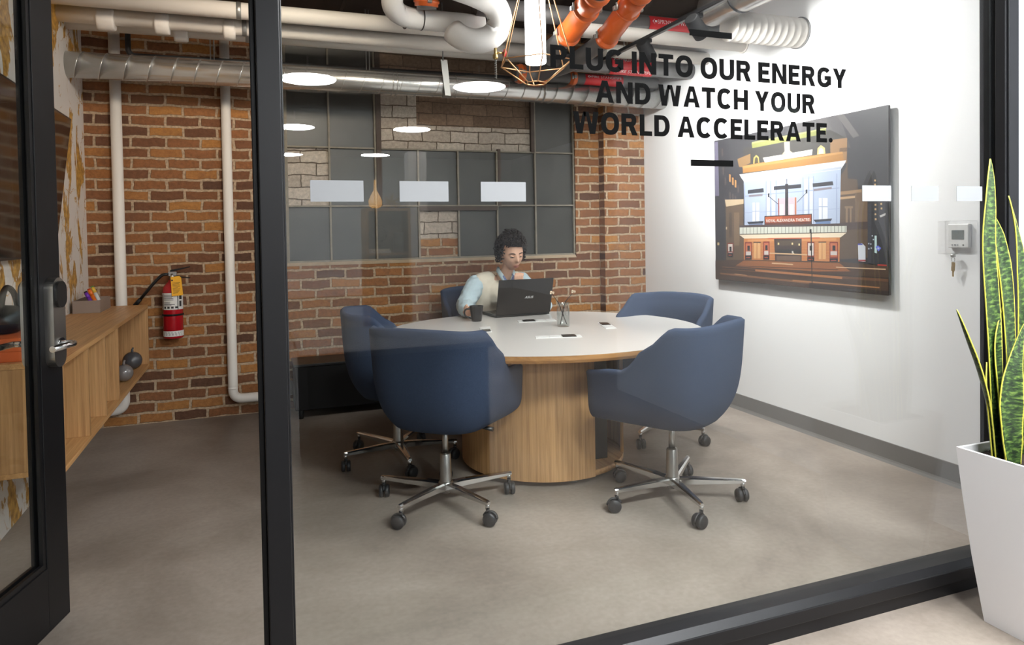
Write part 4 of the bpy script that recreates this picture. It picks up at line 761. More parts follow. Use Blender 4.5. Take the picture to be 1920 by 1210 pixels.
# low black bench along the back wall
bn = thing('storage_bench', 'low black box bench against the brick wall, under the steel window', 'bench', (0.72, 5.22, 0))
b = NB(); box(b, (0.262, 5.08, 0.06), (1.30, 5.385, 0.375), 0, 0.004); obj('carcass', b, MT['black_matte'], bn)
b = NB(); box(b, (0.255, 5.07, 0.376), (1.305, 5.39, 0.395), 0, 0.003); obj('lid', b, MT['black_plastic'], bn)
for x in (0.30, 1.24):
    for y in (5.10, 5.35):
        b = NB(); cyl(b, (x, y, 0), (x, y, 0.062), 0.018, None, 12); obj('foot', b, MT['black_matte'], bn)
PRINT = [(64,62,67,((4.264,1.974),(2.778,1.976),(2.779,0.936),(4.261,0.943))),(92,88,90,((3.491,1.979),(3.112,1.978),(3.025,1.77),(3.336,1.846))),(104,99,100,((3.269,1.976),(3.205,1.976),(3.114,1.817),(3.175,1.825))),(112,106,106,((3.128,1.978),(3.075,1.977),(2.967,1.834),(3.01,1.828))),(58,55,62,((4.257,1.972),(4.145,1.969),(4.056,1.82),(3.958,1.679),(3.94,1.429),(3.945,1.042),(4.262,1.028))),(128,122,148,((4.257,1.965),(4.221,1.964),(4.213,1.561),(4.261,1.564))),(205,150,88,((4.098,1.713),(4.08,1.707),(4.081,1.653),(4.099,1.659))),(205,150,88,((4.067,1.687),(4.049,1.682),(4.049,1.628),(4.067,1.634))),(205,150,88,((4.038,1.667),(4.02,1.662),(4.021,1.609),(4.038,1.614))),(96,84,84,((4.009,1.631),(3.992,1.626),(3.992,1.573),(4.01,1.578))),(96,84,84,((4.181,1.91),(4.162,1.903),(4.163,1.849),(4.182,1.855))),(96,84,84,((4.172,1.772),(4.153,1.766),(4.154,1.712),(4.172,1.717))),(96,84,84,((4.149,1.694),(4.131,1.688),(4.132,1.634),(4.15,1.64))),(96,84,84,((4.1,1.585),(4.082,1.58),(4.083,1.526),(4.101,1.531))),(96,84,84,((4.068,1.568),(4.05,1.563),(4.051,1.509),(4.069,1.514))),(96,84,84,((4.039,1.552),(4.022,1.546),(4.022,1.493),(4.04,1.498))),(96,84,84,((4.152,1.543),(4.133,1.537),(4.134,1.483),(4.152,1.488))),(96,84,84,((4.117,1.496),(4.099,1.491),(4.1,1.437),(4.118,1.441))),(112,90,70,((4.14,1.519),(3.95,1.51),(3.951,1.09),(4.14,1.084))),(226,200,164,((4.147,1.53),(3.945,1.523),(3.946,1.491),(4.134,1.478))),(90,74,60,((4.102,1.435),(4.073,1.434),(4.075,1.254),(4.105,1.254))),(138,112,88,((4.048,1.433),(3.99,1.431),(3.993,1.195),(4.051,1.194))),(70,66,62,((3.944,1.881),(3.174,1.899),(3.046,1.826),(3.055,1.695),(3.947,1.721))),(150,152,84,((3.859,1.907),(3.206,1.911),(3.206,1.881),(3.851,1.87))),(190,192,120,((3.853,1.913),(3.206,1.915),(3.206,1.907),(3.853,1.902))),(158,122,78,((4.007,1.812),(3.871,1.835),(3.871,1.772),(3.955,1.748),(3.99,1.755))),(166,126,84,((3.175,1.837),(3.051,1.834),(3.052,1.689),(3.107,1.69),(3.175,1.763))),(120,90,60,((3.106,1.78),(3.051,1.779),(3.051,1.755),(3.107,1.755))),(188,170,96,((3.845,1.762),(3.84,1.804),(3.813,1.82),(3.787,1.803),(3.783,1.763))),(80,70,50,((3.83,1.762),(3.825,1.796),(3.813,1.806),(3.797,1.794),(3.795,1.762))),(238,206,130,((3.276,1.762),(3.272,1.8),(3.246,1.816),(3.216,1.796),(3.212,1.76))),(255,244,200,((3.263,1.763),(3.261,1.791),(3.246,1.801),(3.227,1.788),(3.224,1.763))),(186,132,66,((3.951,1.757),(3.739,1.764),(3.084,1.758),(3.075,1.701),(3.951,1.707))),(210,156,88,((3.951,1.757),(3.084,1.758),(3.084,1.746),(3.951,1.739))),(250,243,226,((3.748,1.793),(3.312,1.798),(3.317,1.764),(3.729,1.76))),(226,206,168,((3.569,1.798),(3.547,1.813),(3.55,1.874),(3.503,1.87),(3.5,1.812),(3.475,1.795))),(250,240,214,((3.547,1.849),(3.505,1.847),(3.503,1.828),(3.547,1.83))),(104,84,68,((3.051,1.809),(3.048,1.597),(2.983,1.587),(2.976,1.522),(2.911,1.518),(2.913,1.139),(3.11,1.125),(3.106,1.609),(3.058,1.666))),(170,136,100,((3.108,1.524),(2.952,1.529),(2.953,1.509),(3.108,1.505))),(206,170,128,((3.107,1.492),(2.953,1.496),(2.953,1.484),(3.107,1.478))),(126,102,82,((2.998,1.511),(2.916,1.512),(2.917,1.337),(2.999,1.339))),(150,124,100,((3.064,1.431),(3.049,1.43),(3.05,1.34),(3.065,1.34))),(150,124,100,((3.035,1.43),(3.023,1.429),(3.024,1.339),(3.035,1.339))),(150,124,100,((3.071,1.437),(3.013,1.435),(3.013,1.423),(3.072,1.425))),(84,68,66,((3.108,1.341),(2.912,1.344),(2.912,1.302),(3.109,1.299))),(192,206,232,((3.941,1.651),(3.097,1.655),(3.108,1.326),(3.935,1.324))),(250,250,253,((3.986,1.701),(3.058,1.704),(3.073,1.682),(3.097,1.655),(3.935,1.645),(3.965,1.673))),(198,206,222,((3.939,1.665),(3.091,1.671),(3.094,1.657),(3.935,1.646))),(224,228,238,((3.969,1.682),(3.065,1.69),(3.068,1.685),(3.963,1.675))),(222,230,246,((3.717,1.617),(3.684,1.618),(3.687,1.352),(3.72,1.352))),(222,230,246,((3.666,1.617),(3.634,1.618),(3.637,1.351),(3.669,1.351))),(222,230,246,((3.381,1.619),(3.352,1.619),(3.355,1.345),(3.383,1.346))),(222,230,246,((3.338,1.619),(3.31,1.619),(3.313,1.345),(3.341,1.345))),(150,164,198,((3.935,1.632),(3.929,1.632),(3.933,1.342),(3.939,1.342))),(150,164,198,((3.721,1.633),(3.715,1.632),(3.718,1.338),(3.724,1.338))),(150,164,198,((3.678,1.633),(3.672,1.632),(3.675,1.338),(3.681,1.338))),(150,164,198,((3.628,1.633),(3.622,1.633),(3.625,1.337),(3.631,1.337))),(150,164,198,((3.393,1.633),(3.388,1.633),(3.39,1.333),(3.396,1.333))),(150,164,198,((3.345,1.633),(3.34,1.633),(3.343,1.332),(3.348,1.332))),(150,164,198,((3.308,1.634),(3.303,1.633),(3.306,1.332),(3.311,1.332))),(150,164,198,((3.13,1.634),(3.126,1.633),(3.128,1.329),(3.133,1.329))),(166,180,210,((3.936,1.546),(3.11,1.549),(3.11,1.544),(3.936,1.54))),(172,186,216,((3.936,1.429),(3.111,1.426),(3.111,1.423),(3.936,1.425))),(52,52,62,((3.901,1.584),(3.745,1.588),(3.741,1.56),(3.9,1.558))),(52,52,62,((3.647,1.593),(3.407,1.591),(3.407,1.567),(3.646,1.568))),(52,52,62,((3.314,1.588),(3.158,1.59),(3.152,1.566),(3.311,1.565))),(150,140,150,((3.889,1.549),(3.753,1.55),(3.754,1.536),(3.889,1.535))),(150,140,150,((3.306,1.554),(3.165,1.557),(3.165,1.545),(3.306,1.539))),(240,244,252,((3.854,1.495),(3.786,1.492),(3.788,1.354),(3.856,1.355))),(176,188,214,((3.825,1.494),(3.817,1.494),(3.819,1.354),(3.827,1.354))),(176,188,214,((3.855,1.438),(3.787,1.436),(3.787,1.43),(3.855,1.432))),(240,244,252,((3.264,1.496),(3.197,1.492),(3.198,1.343),(3.265,1.344))),(176,188,214,((3.241,1.494),(3.235,1.494),(3.236,1.343),(3.242,1.343))),(176,188,214,((3.264,1.445),(3.197,1.442),(3.197,1.437),(3.264,1.44))),(214,196,206,((3.603,1.511),(3.446,1.511),(3.447,1.392),(3.604,1.397))),(240,234,236,((3.592,1.472),(3.558,1.471),(3.559,1.397),(3.593,1.398))),(240,234,236,((3.507,1.469),(3.471,1.467),(3.472,1.394),(3.508,1.395))),(170,80,60,((3.608,1.511),(3.599,1.511),(3.6,1.396),(3.609,1.397))),(196,120,76,((3.46,1.509),(3.448,1.509),(3.449,1.393),(3.461,1.394))),(44,36,42,((3.544,1.601),(3.517,1.6),(3.519,1.394),(3.546,1.395))),(90,70,70,((3.533,1.633),(3.527,1.633),(3.528,1.599),(3.533,1.6))),(50,52,62,((3.702,1.549),(3.688,1.55),(3.689,1.524),(3.702,1.524))),(50,52,62,((3.37,1.553),(3.356,1.554),(3.356,1.529),(3.37,1.529))),(90,90,104,((3.689,1.529),(3.607,1.476),(3.607,1.47),(3.691,1.524))),(90,90,104,((3.37,1.532),(3.443,1.479),(3.443,1.474),(3.368,1.528))),(54,58,72,((3.909,1.362),(3.744,1.365),(3.752,1.35),(3.896,1.347))),(120,134,168,((3.892,1.347),(3.756,1.35),(3.756,1.328),(3.892,1.327))),(54,58,72,((3.307,1.363),(3.163,1.368),(3.173,1.352),(3.294,1.349))),(112,140,186,((3.291,1.349),(3.176,1.353),(3.176,1.33),(3.291,1.328))),(48,34,34,((3.737,1.398),(3.32,1.401),(3.321,1.335),(3.738,1.329))),(176,78,36,((3.729,1.392),(3.325,1.396),(3.326,1.34),(3.73,1.334))),(206,100,48,((3.729,1.392),(3.57,1.393),(3.571,1.368),(3.73,1.367))),(206,104,52,((3.479,1.366),(3.326,1.368),(3.326,1.34),(3.48,1.337))),(110,52,36,((3.73,1.35),(3.326,1.354),(3.326,1.34),(3.73,1.334))),(84,70,70,((3.991,1.34),(3.057,1.337),(3.058,1.321),(3.992,1.322))),(228,230,216,((3.991,1.324),(3.058,1.322),(3.058,1.283),(3.992,1.275))),(110,110,104,((3.991,1.324),(3.987,1.323),(3.988,1.275),(3.992,1.275))),(110,110,104,((3.954,1.323),(3.95,1.323),(3.951,1.275),(3.955,1.275))),(110,110,104,((3.918,1.323),(3.913,1.323),(3.914,1.275),(3.918,1.275))),(110,110,104,((3.882,1.323),(3.877,1.323),(3.878,1.276),(3.882,1.276))),(110,110,104,((3.846,1.323),(3.842,1.323),(3.843,1.276),(3.847,1.276))),(110,110,104,((3.811,1.323),(3.807,1.323),(3.807,1.276),(3.812,1.276))),(110,110,104,((3.776,1.323),(3.772,1.323),(3.773,1.277),(3.777,1.277))),(110,110,104,((3.742,1.323),(3.738,1.323),(3.739,1.277),(3.743,1.277))),(110,110,104,((3.709,1.323),(3.705,1.323),(3.705,1.277),(3.709,1.277))),(110,110,104,((3.675,1.323),(3.672,1.323),(3.672,1.277),(3.676,1.277))),(110,110,104,((3.643,1.323),(3.639,1.323),(3.639,1.278),(3.643,1.278))),(110,110,104,((3.61,1.323),(3.607,1.323),(3.607,1.278),(3.611,1.278))),(110,110,104,((3.578,1.323),(3.575,1.323),(3.575,1.278),(3.579,1.278))),(110,110,104,((3.547,1.323),(3.543,1.323),(3.544,1.278),(3.547,1.278))),(110,110,104,((3.516,1.322),(3.512,1.322),(3.513,1.279),(3.516,1.279))),(110,110,104,((3.485,1.322),(3.482,1.322),(3.482,1.279),(3.486,1.279))),(110,110,104,((3.455,1.322),(3.452,1.322),(3.452,1.279),(3.455,1.279))),(110,110,104,((3.425,1.322),(3.422,1.322),(3.422,1.279),(3.426,1.279))),(110,110,104,((3.396,1.322),(3.392,1.322),(3.393,1.28),(3.396,1.28))),(110,110,104,((3.367,1.322),(3.363,1.322),(3.364,1.28),(3.367,1.28))),(110,110,104,((3.338,1.322),(3.335,1.322),(3.335,1.28),(3.338,1.28))),(110,110,104,((3.31,1.322),(3.306,1.322),(3.307,1.28),(3.31,1.28))),(110,110,104,((3.282,1.322),(3.278,1.322),(3.279,1.28),(3.282,1.28))),(110,110,104,((3.254,1.322),(3.251,1.322),(3.251,1.281),(3.254,1.281))),(110,110,104,((3.227,1.322),(3.223,1.322),(3.224,1.281),(3.227,1.281))),(110,110,104,((3.2,1.322),(3.196,1.322),(3.197,1.281),(3.2,1.281))),(110,110,104,((3.173,1.322),(3.17,1.322),(3.17,1.281),(3.173,1.281))),(110,110,104,((3.147,1.322),(3.143,1.322),(3.144,1.282),(3.147,1.282))),(110,110,104,((3.12,1.322),(3.117,1.322),(3.118,1.282),(3.121,1.282))),(110,110,104,((3.095,1.322),(3.092,1.322),(3.092,1.282),(3.095,1.282))),(110,110,104,((3.069,1.322),(3.066,1.321),(3.067,1.282),(3.07,1.282))),(74,60,60,((3.992,1.278),(3.058,1.286),(3.058,1.281),(3.992,1.272))),(255,236,206,((3.992,1.272),(3.058,1.282),(3.1,1.255),(3.94,1.245))),(216,140,80,((3.945,1.245),(3.106,1.255),(3.11,1.103),(3.947,1.09))),(236,164,102,((3.906,1.24),(3.133,1.25),(3.133,1.235),(3.906,1.225))),(222,110,66,((3.706,1.249),(3.259,1.255),(3.259,1.247),(3.706,1.241))),(176,104,58,((3.941,1.21),(3.109,1.214),(3.109,1.213),(3.941,1.209))),(176,104,58,((3.941,1.19),(3.109,1.197),(3.109,1.196),(3.941,1.188))),(176,104,58,((3.941,1.169),(3.109,1.18),(3.109,1.178),(3.941,1.168))),(176,104,58,((3.942,1.149),(3.11,1.163),(3.11,1.161),(3.942,1.147))),(176,104,58,((3.942,1.128),(3.11,1.145),(3.11,1.144),(3.942,1.127))),(176,104,58,((3.942,1.108),(3.11,1.128),(3.11,1.127),(3.942,1.106))),(72,56,54,((3.647,1.244),(3.405,1.246),(3.407,1.079),(3.638,1.076))),(96,80,66,((3.628,1.234),(3.419,1.235),(3.419,1.202),(3.629,1.2))),(46,38,40,((3.629,1.175),(3.411,1.179),(3.411,1.15),(3.629,1.145))),(122,96,80,((3.626,1.131),(3.415,1.137),(3.415,1.087),(3.626,1.079))),(255,232,170,((3.49,1.22),(3.477,1.22),(3.478,1.207),(3.49,1.207))),(255,232,170,((3.613,1.219),(3.6,1.219),(3.6,1.206),(3.614,1.205))),(255,232,170,((3.432,1.215),(3.419,1.215),(3.419,1.202),(3.432,1.202))),(255,232,170,((3.482,1.155),(3.469,1.155),(3.469,1.142),(3.482,1.142))),(230,224,214,((3.489,1.167),(3.476,1.167),(3.476,1.151),(3.489,1.151))),(236,196,150,((3.746,1.153),(3.343,1.149),(3.343,1.141),(3.746,1.145))),(244,186,124,((3.843,1.218),(3.778,1.219),(3.779,1.11),(3.845,1.108))),(190,122,70,((3.814,1.219),(3.808,1.219),(3.81,1.109),(3.816,1.109))),(84,60,50,((3.847,1.223),(3.774,1.223),(3.774,1.216),(3.847,1.216))),(244,186,124,((3.266,1.225),(3.211,1.225),(3.212,1.122),(3.267,1.12))),(190,122,70,((3.243,1.225),(3.239,1.225),(3.239,1.121),(3.244,1.121))),(84,60,50,((3.269,1.228),(3.208,1.229),(3.208,1.223),(3.269,1.222))),(150,60,44,((3.932,1.221),(3.862,1.221),(3.864,1.099),(3.934,1.096))),(214,120,80,((3.924,1.212),(3.87,1.212),(3.871,1.139),(3.925,1.138))),(40,38,50,((3.908,1.195),(3.883,1.195),(3.884,1.16),(3.908,1.16))),(226,220,214,((3.922,1.154),(3.873,1.155),(3.874,1.129),(3.923,1.127))),(36,32,38,((3.931,1.126),(3.865,1.128),(3.866,1.099),(3.932,1.097))),(200,90,70,((3.921,1.114),(3.88,1.116),(3.88,1.11),(3.921,1.109))),(150,34,34,((3.749,1.226),(3.69,1.227),(3.692,1.104),(3.751,1.102))),(214,120,80,((3.742,1.218),(3.698,1.218),(3.699,1.143),(3.742,1.142))),(40,38,50,((3.729,1.201),(3.708,1.201),(3.708,1.168),(3.729,1.168))),(226,220,214,((3.74,1.162),(3.701,1.163),(3.701,1.137),(3.741,1.136))),(36,32,38,((3.749,1.131),(3.693,1.132),(3.694,1.104),(3.749,1.102))),(200,90,70,((3.739,1.12),(3.707,1.121),(3.707,1.115),(3.739,1.114))),(150,60,44,((3.359,1.226),(3.3,1.227),(3.302,1.106),(3.36,1.104))),(240,226,214,((3.352,1.219),(3.307,1.219),(3.308,1.142),(3.353,1.141))),(40,38,50,((3.339,1.203),(3.318,1.204),(3.318,1.173),(3.339,1.172))),(226,220,214,((3.351,1.167),(3.309,1.168),(3.309,1.145),(3.351,1.144))),(36,32,38,((3.358,1.13),(3.303,1.132),(3.303,1.106),(3.358,1.105))),(200,90,70,((3.35,1.12),(3.315,1.121),(3.315,1.116),(3.35,1.115))),(150,60,44,((3.183,1.228),(3.12,1.228),(3.121,1.105),(3.184,1.103))),(214,120,80,((3.177,1.22),(3.126,1.221),(3.126,1.14),(3.177,1.138))),(40,38,50,((3.161,1.206),(3.139,1.206),(3.139,1.176),(3.161,1.176))),(226,220,214,((3.176,1.171),(3.128,1.172),(3.128,1.149),(3.176,1.148))),(36,32,38,((3.182,1.128),(3.122,1.13),(3.122,1.105),(3.182,1.103))),(200,90,70,((3.174,1.118),(3.133,1.12),(3.133,1.115),(3.175,1.113))),(150,60,44,((4.122,1.213),(4.055,1.214),(4.057,1.111),(4.123,1.109))),(240,226,214,((4.113,1.204),(4.065,1.205),(4.065,1.152),(4.113,1.151))),(40,38,50,((4.099,1.186),(4.076,1.187),(4.076,1.151),(4.099,1.15))),(226,220,214,((4.111,1.144),(4.068,1.145),(4.068,1.118),(4.112,1.117))),(36,32,38,((4.12,1.139),(4.059,1.14),(4.059,1.11),(4.121,1.109))),(200,90,70,((4.109,1.127),(4.075,1.128),(4.075,1.122),(4.109,1.121))),(236,240,250,((2.978,1.217),(2.95,1.222),(2.927,1.203),(2.927,1.117),(2.975,1.118))),(70,84,190,((2.978,1.22),(2.946,1.22),(2.946,1.212),(2.979,1.211))),(190,90,90,((2.976,1.127),(2.927,1.129),(2.927,1.119),(2.976,1.118))),(54,54,62,((2.911,1.442),(2.781,1.45),(2.779,1.092),(2.913,1.11))),(70,70,80,((2.911,1.442),(2.887,1.443),(2.889,1.111),(2.913,1.11))),(236,196,140,((2.865,1.442),(2.854,1.442),(2.854,1.432),(2.865,1.432))),(236,196,140,((2.828,1.445),(2.817,1.445),(2.817,1.434),(2.828,1.435))),(236,196,140,((2.865,1.417),(2.854,1.417),(2.854,1.406),(2.865,1.407))),(236,196,140,((2.826,1.42),(2.816,1.42),(2.816,1.409),(2.826,1.41))),(236,196,140,((2.865,1.389),(2.855,1.389),(2.855,1.379),(2.865,1.379))),(236,196,140,((2.864,1.362),(2.853,1.361),(2.853,1.351),(2.864,1.351))),(236,196,140,((2.867,1.577),(2.856,1.576),(2.856,1.566),(2.867,1.567))),(236,196,140,((2.867,1.554),(2.856,1.553),(2.856,1.543),(2.867,1.544))),(222,252,250,((2.866,1.265),(2.853,1.265),(2.852,1.166),(2.867,1.17))),(120,134,252,((2.861,1.202),(2.844,1.21),(2.824,1.196),(2.842,1.177))),(220,226,255,((2.85,1.196),(2.841,1.2),(2.834,1.194),(2.844,1.187))),(232,228,226,((2.833,1.376),(2.794,1.389),(2.797,1.376),(2.828,1.365))),(196,206,216,((2.908,1.224),(2.9,1.224),(2.9,1.216),(2.909,1.216))),(196,206,216,((2.895,1.222),(2.887,1.222),(2.887,1.214),(2.895,1.214))),(196,206,216,((2.909,1.195),(2.9,1.195),(2.9,1.187),(2.909,1.187))),(196,206,216,((2.892,1.199),(2.884,1.199),(2.884,1.191),(2.892,1.19))),(196,206,216,((2.878,1.247),(2.87,1.247),(2.87,1.239),(2.878,1.239))),(196,206,216,((2.885,1.268),(2.877,1.268),(2.877,1.26),(2.885,1.26))),(230,204,170,((4.136,1.33),(4.122,1.33),(4.123,1.311),(4.136,1.312))),(248,214,160,((4.235,1.215),(4.213,1.215),(4.214,1.195),(4.235,1.195))),(86,62,48,((4.261,1.08),(3.947,1.096),(3.11,1.111),(2.779,1.097),(2.779,0.936),(4.261,0.943))),(168,104,58,((3.947,1.09),(3.11,1.103),(3.03,1.057),(3.277,1.045),(4.044,1.045))),(120,80,54,((4.183,1.039),(2.779,1.029),(2.779,1.012),(4.183,1.016))),(60,44,40,((4.26,1.029),(2.779,1.035),(2.779,1.028),(4.26,1.021))),(64,48,42,((4.26,1.047),(3.119,1.065),(3.119,1.061),(4.26,1.043))),(236,194,150,((3.668,1.086),(3.479,1.084),(3.479,1.076),(3.669,1.077))),(240,200,160,((3.135,1.08),(2.796,1.083),(2.796,1.077),(3.135,1.075))),(196,128,76,((3.829,1.033),(3.089,1.023),(3.09,1.009),(3.829,1.02))),(150,100,64,((4.207,0.992),(3.344,0.977),(3.345,0.964),(4.208,0.98))),(196,136,88,((3.483,0.982),(2.836,0.98),(2.836,0.973),(3.484,0.972))),(208,150,104,((4.045,0.993),(3.914,0.989),(3.914,0.984),(4.045,0.987))),(210,60,50,((2.848,1.106),(2.789,1.105),(2.789,1.098),(2.848,1.099))),(58,44,42,((3.345,0.964),(2.779,0.961),(2.779,0.936),(3.345,0.941))),(48,42,40,((3.331,1.306),(3.323,1.306),(3.316,0.957),(3.323,0.956))),(36,32,32,((3.338,1.304),(3.325,1.304),(3.325,1.281),(3.338,1.281)))]
# ---------------------------------------------------------------- picture on the right wall
def print_mat():
    m = bpy.data.materials.new('photo_print'); nt, N, L, P = nodes(m)
    a = N.new('ShaderNodeVertexColor'); a.layer_name = 'Col'; L.new(a.outputs['Color'], P.inputs['Base Color']); P.inputs['Roughness'].default_value = 0.5
    return m
pc = thing('wall_picture', 'large frameless picture of a lit theatre front at night, on the white wall', 'picture', (XR, 3.52, 1.45))
b = NB(); box(b, (3.2635, 2.779, 0.938), (3.2815, 4.262, 1.975), 0, 0.002); obj('panel', b, MT['canvas_edge'], pc)
for z in (1.2, 1.7):
    b = NB(); box(b, (3.282, 2.95, z), (XR, 4.1, z+0.04)); obj('batten', b, MT['plastic_white'], pc)
b = NB(); col = b.loops.layers.float_color.new('Col'); XP = 3.2632
for i, (r, g, bl_, pts) in enumerate(PRINT):
    try: f = b.faces.new([b.verts.new((XP-i*0.000015, y, z)) for y, z in pts])
    except ValueError: continue
    for l in f.loops: l[col] = tuple(0.5*k+0.012 for k in srgb(r, g, bl_)[:3])+(1,)
nf = len(b.faces)
fit_text('ROYAL ALEXANDRA THEATRE', 3.716, 3.336, 1.356, 1.375, lambda x, y, z: V((XP-0.0036, x, y)), b, 0, 0.01)
b.faces.ensure_lookup_table()
for f in b.faces[nf:]:
    for l in f.loops: l[col] = tuple(0.6*k for k in srgb(246, 240, 232)[:3])+(1,)
for f in b.faces:
    if f.normal.x > 0: f.normal_flip()
obj('print', b, print_mat(), pc, recalc=False)
# thermostat under a clear guard, keys in its lock
th = thing('thermostat', 'white wall thermostat with grey display under a clear guard, right of the picture', 'thermostat', (XR, 2.405, 1.25))
b = NB(); box(b, (XR-0.022, 2.352, 1.204), (XR, 2.458, 1.322), 0, 0.004); obj('body', b, MT['plastic_white'], th)
b = NB(); box(b, (XR-0.024, 2.375, 1.246), (XR-0.0215, 2.436, 1.291)); obj('display', b, MT['lcd'], th)
for k in range(4):
    b = NB(); y = 2.437-0.013*k-(0.016 if k == 3 else 0); box(b, (XR-0.0238, y-0.007, 1.214), (XR-0.0215, y, 1.221)); obj('button', b, MT['frost'], th)
b = NB(); x0, x1, y0, y1, z0, z1, t = XR-0.052, XR, 2.322, 2.488, 1.172, 1.338, 0.003
for lo, hi in (((x0, y0, z0), (x0+t, y1, z1)), ((x0+t, y0, z0), (x1, y0+t, z1)), ((x0+t, y1-t, z0), (x1, y1, z1)), ((x0+t, y0+t, z0), (x1, y1-t, z0+t)), ((x0+t, y0+t, z1-t), (x1, y1-t, z1))): box(b, lo, hi)
obj('clear_guard', b, MT['clear_box'], th)
b = NB(); cyl(b, (XR-0.03, 2.424, 1.172), (XR-0.03, 2.424, 1.158), 0.011, None, 16); obj('guard_lock', b, MT['chrome_sat'], th)
ky = thing('key_ring', 'small bunch of keys hanging from the thermostat guard lock', 'keys', (XR-0.03, 2.424, 1.158))
b = NB(); sweep(b, [(XR-0.03+0.010*math.cos(a)*0.2, 2.424+0.010*math.cos(a), 1.145+0.012*math.sin(a)) for a in [2*PI*k/16 for k in range(17)]], 0.0012, 6); obj('ring', b, MT['chrome_sat'], ky)
for k in range(2):
    b = NB(); y, z = 2.422+0.004*k, 1.132-0.022*k; box(b, (XR-0.032+0.003*k, y-0.009, z-0.022), (XR-0.030+0.003*k, y+0.009, z)); box(b, (XR-0.032+0.003*k, y-0.004, z-0.050), (XR-0.030+0.003*k, y+0.004, z-0.0215)); obj('key', b, MT['brass'], ky)

# ---------------------------------------------------------------- pipes, ducts and what hangs overhead
def pipe(label, pts, r, m='pipe_white', fil=0.0, cat='pipe', name='water_pipe', group=None, extra=()):
    pts = [V(p) for p in pts]; t = thing(name, label, cat, pts[0], 0, group); b = NB(); sweep(b, fillet(pts, fil, 8) if fil else pts, r, 24); obj('tube', b, MT[m], t)
    for nm, p, q, rr, mk in extra:
        b = NB(); p, q = V(p), V(q); d = (q-p); e = min(0.25, 0.012/max(d.length, 0.013)); sweep(b, [p, p+d*e, q-d*e, q], [rr*0.92, rr, rr, rr*0.92], 24); obj(nm, b, MT[mk], t)
    return t
GP = 'white pipes along the brick wall'
yw = YB-0.040
pipe('white drain pipe down the brick wall, bending behind the oak console', [(-0.868, yw, 2.95), (-0.868, yw, 0.125), (XL+0.002, yw, 0.125)], 0.036, fil=0.07, group=GP)
pipe('white drain pipe down the brick wall right of the extinguisher, bending behind the post', [(-0.160, yw, 2.95), (-0.160, yw, 0.128), (0.215, yw, 0.128), (0.235, yw, 0.128)], 0.034, fil=0.07, group=GP, extra=[('collar', (-0.160, yw, 0.20), (-0.160, yw, 0.22), 0.0355, 'pipe_white'), ('end_cap', (0.236, yw, 0.122), (0.236, yw, 0.225), 0.026, 'strap')])
GH = 'white pipes under the ceiling'
pipe('uppermost long white pipe along the back of the room, in front of the other two', [(XL, 4.6, 2.735), (1.92, 4.6, 2.735)], 0.052, group=GH, extra=[('pipe_strap', (-0.065, 4.6, 2.735), (-0.03, 4.6, 2.735), 0.055, 'strap')])
pipe('middle long white pipe along the back of the room, with bulging couplings', [(XL, 4.8, 2.69), (2.0, 4.8, 2.69)], 0.052, group=GH, extra=[('coupling', (x0, 4.8, 2.672), (x1, 4.8, 2.672), 0.068, 'pipe_white') for x0, x1 in ((-0.865, -0.765), (-0.545, -0.460), (-0.145, -0.072))]+[('pipe_strap', (-0.035, 4.8, 2.69), (0.0, 4.8, 2.69), 0.055, 'strap')])
pipe('lowest long white pipe along the back of the room, nearest the brick wall', [(XL, 5.0, 2.70), (2.1, 5.0, 2.70)], 0.050, group=GH, extra=[('coupling', (-0.455, 5.0, 2.685), (-0.37, 5.0, 2.685), 0.066, 'pipe_white'), ('pipe_strap', (-0.015, 5.0, 2.70), (0.022, 5.0, 2.70), 0.053, 'strap')])
pipe('white pipe passing behind the track lights, ending highest on the white wall', [(1.98, 3.98, 2.615), (XR, 3.98, 2.615)], 0.047, group=GH, extra=[('end_collar', (XR-0.012, 3.98, 2.615), (XR-0.002, 3.98, 2.615), 0.056, 'pipe_white')])
pipe('white pipe just below and behind the one that ends highest on the white wall', [(2.42, 4.4, 2.62), (XR, 4.4, 2.62)], 0.046, group=GH)
pipe('black conduit above the spiral duct, turning up near the left drain pipe', [(-0.765, 5.25, ZC), (-0.765, 5.25, 2.567), (3.28, 5.25, 2.590)], 0.018, 'conduit', 0.05, 'conduit', 'conduit')
for x, lab in ((-0.235, 'thin zinc rods hanging the conduit by the right drain pipe'), (0.853, 'thin zinc rods hanging the conduit in front of the window')):
    t = thing('hanger_rod', lab, 'hanger', (x, 5.25, 2.57), 0, 'conduit hangers')
    for dx in (-0.012, 0.012):
        b = NB(); cyl(b, (x+dx, 5.22, 2.56), (x+dx, 5.22, ZC), 0.004, None, 8); obj('rod', b, MT['strap'], t)
    b = NB(); box(b, (x-0.03, 5.205, 2.535), (x+0.03, 5.235, 2.552)); obj('clip', b, MT['strap'], t)
# spiral duct
DY, DZ, DR = 4.99, 2.425, 0.083
du = thing('spiral_duct', 'long shiny spiral-seam metal duct across the brick wall and window', 'duct', (XL, DY, DZ))
b = NB(); sweep(b, [(XL, DY, DZ), (XR, DY, DZ)], DR, 48); obj('duct_tube', b, MT['galv'], du)
b = NB(); pts = []; n = int((XR-XL)/0.137*30)
for k in range(n+1):
    x = XL+(XR-XL)*k/n; a = -2*PI*(x-XL)/0.137
    pts.append((x, DY+(DR+0.001)*math.cos(a), DZ+(DR+0.001)*math.sin(a)))
sweep(b, pts, 0.0028, 6); obj('spiral_seam', b, MT['galv'], du)
for x in (0.98, 1.01, 1.46, 2.18):
    b = NB(); sweep(b, [(x, DY, DZ), (x+0.008, DY, DZ)], DR+0.004, 48); obj('joint_ring', b, MT['galv'], du)
hg = thing('duct_hanger', 'flat grey strap bracket hanging the spiral duct from a thin rod', 'hanger', (1.355, DY-DR, 2.60))
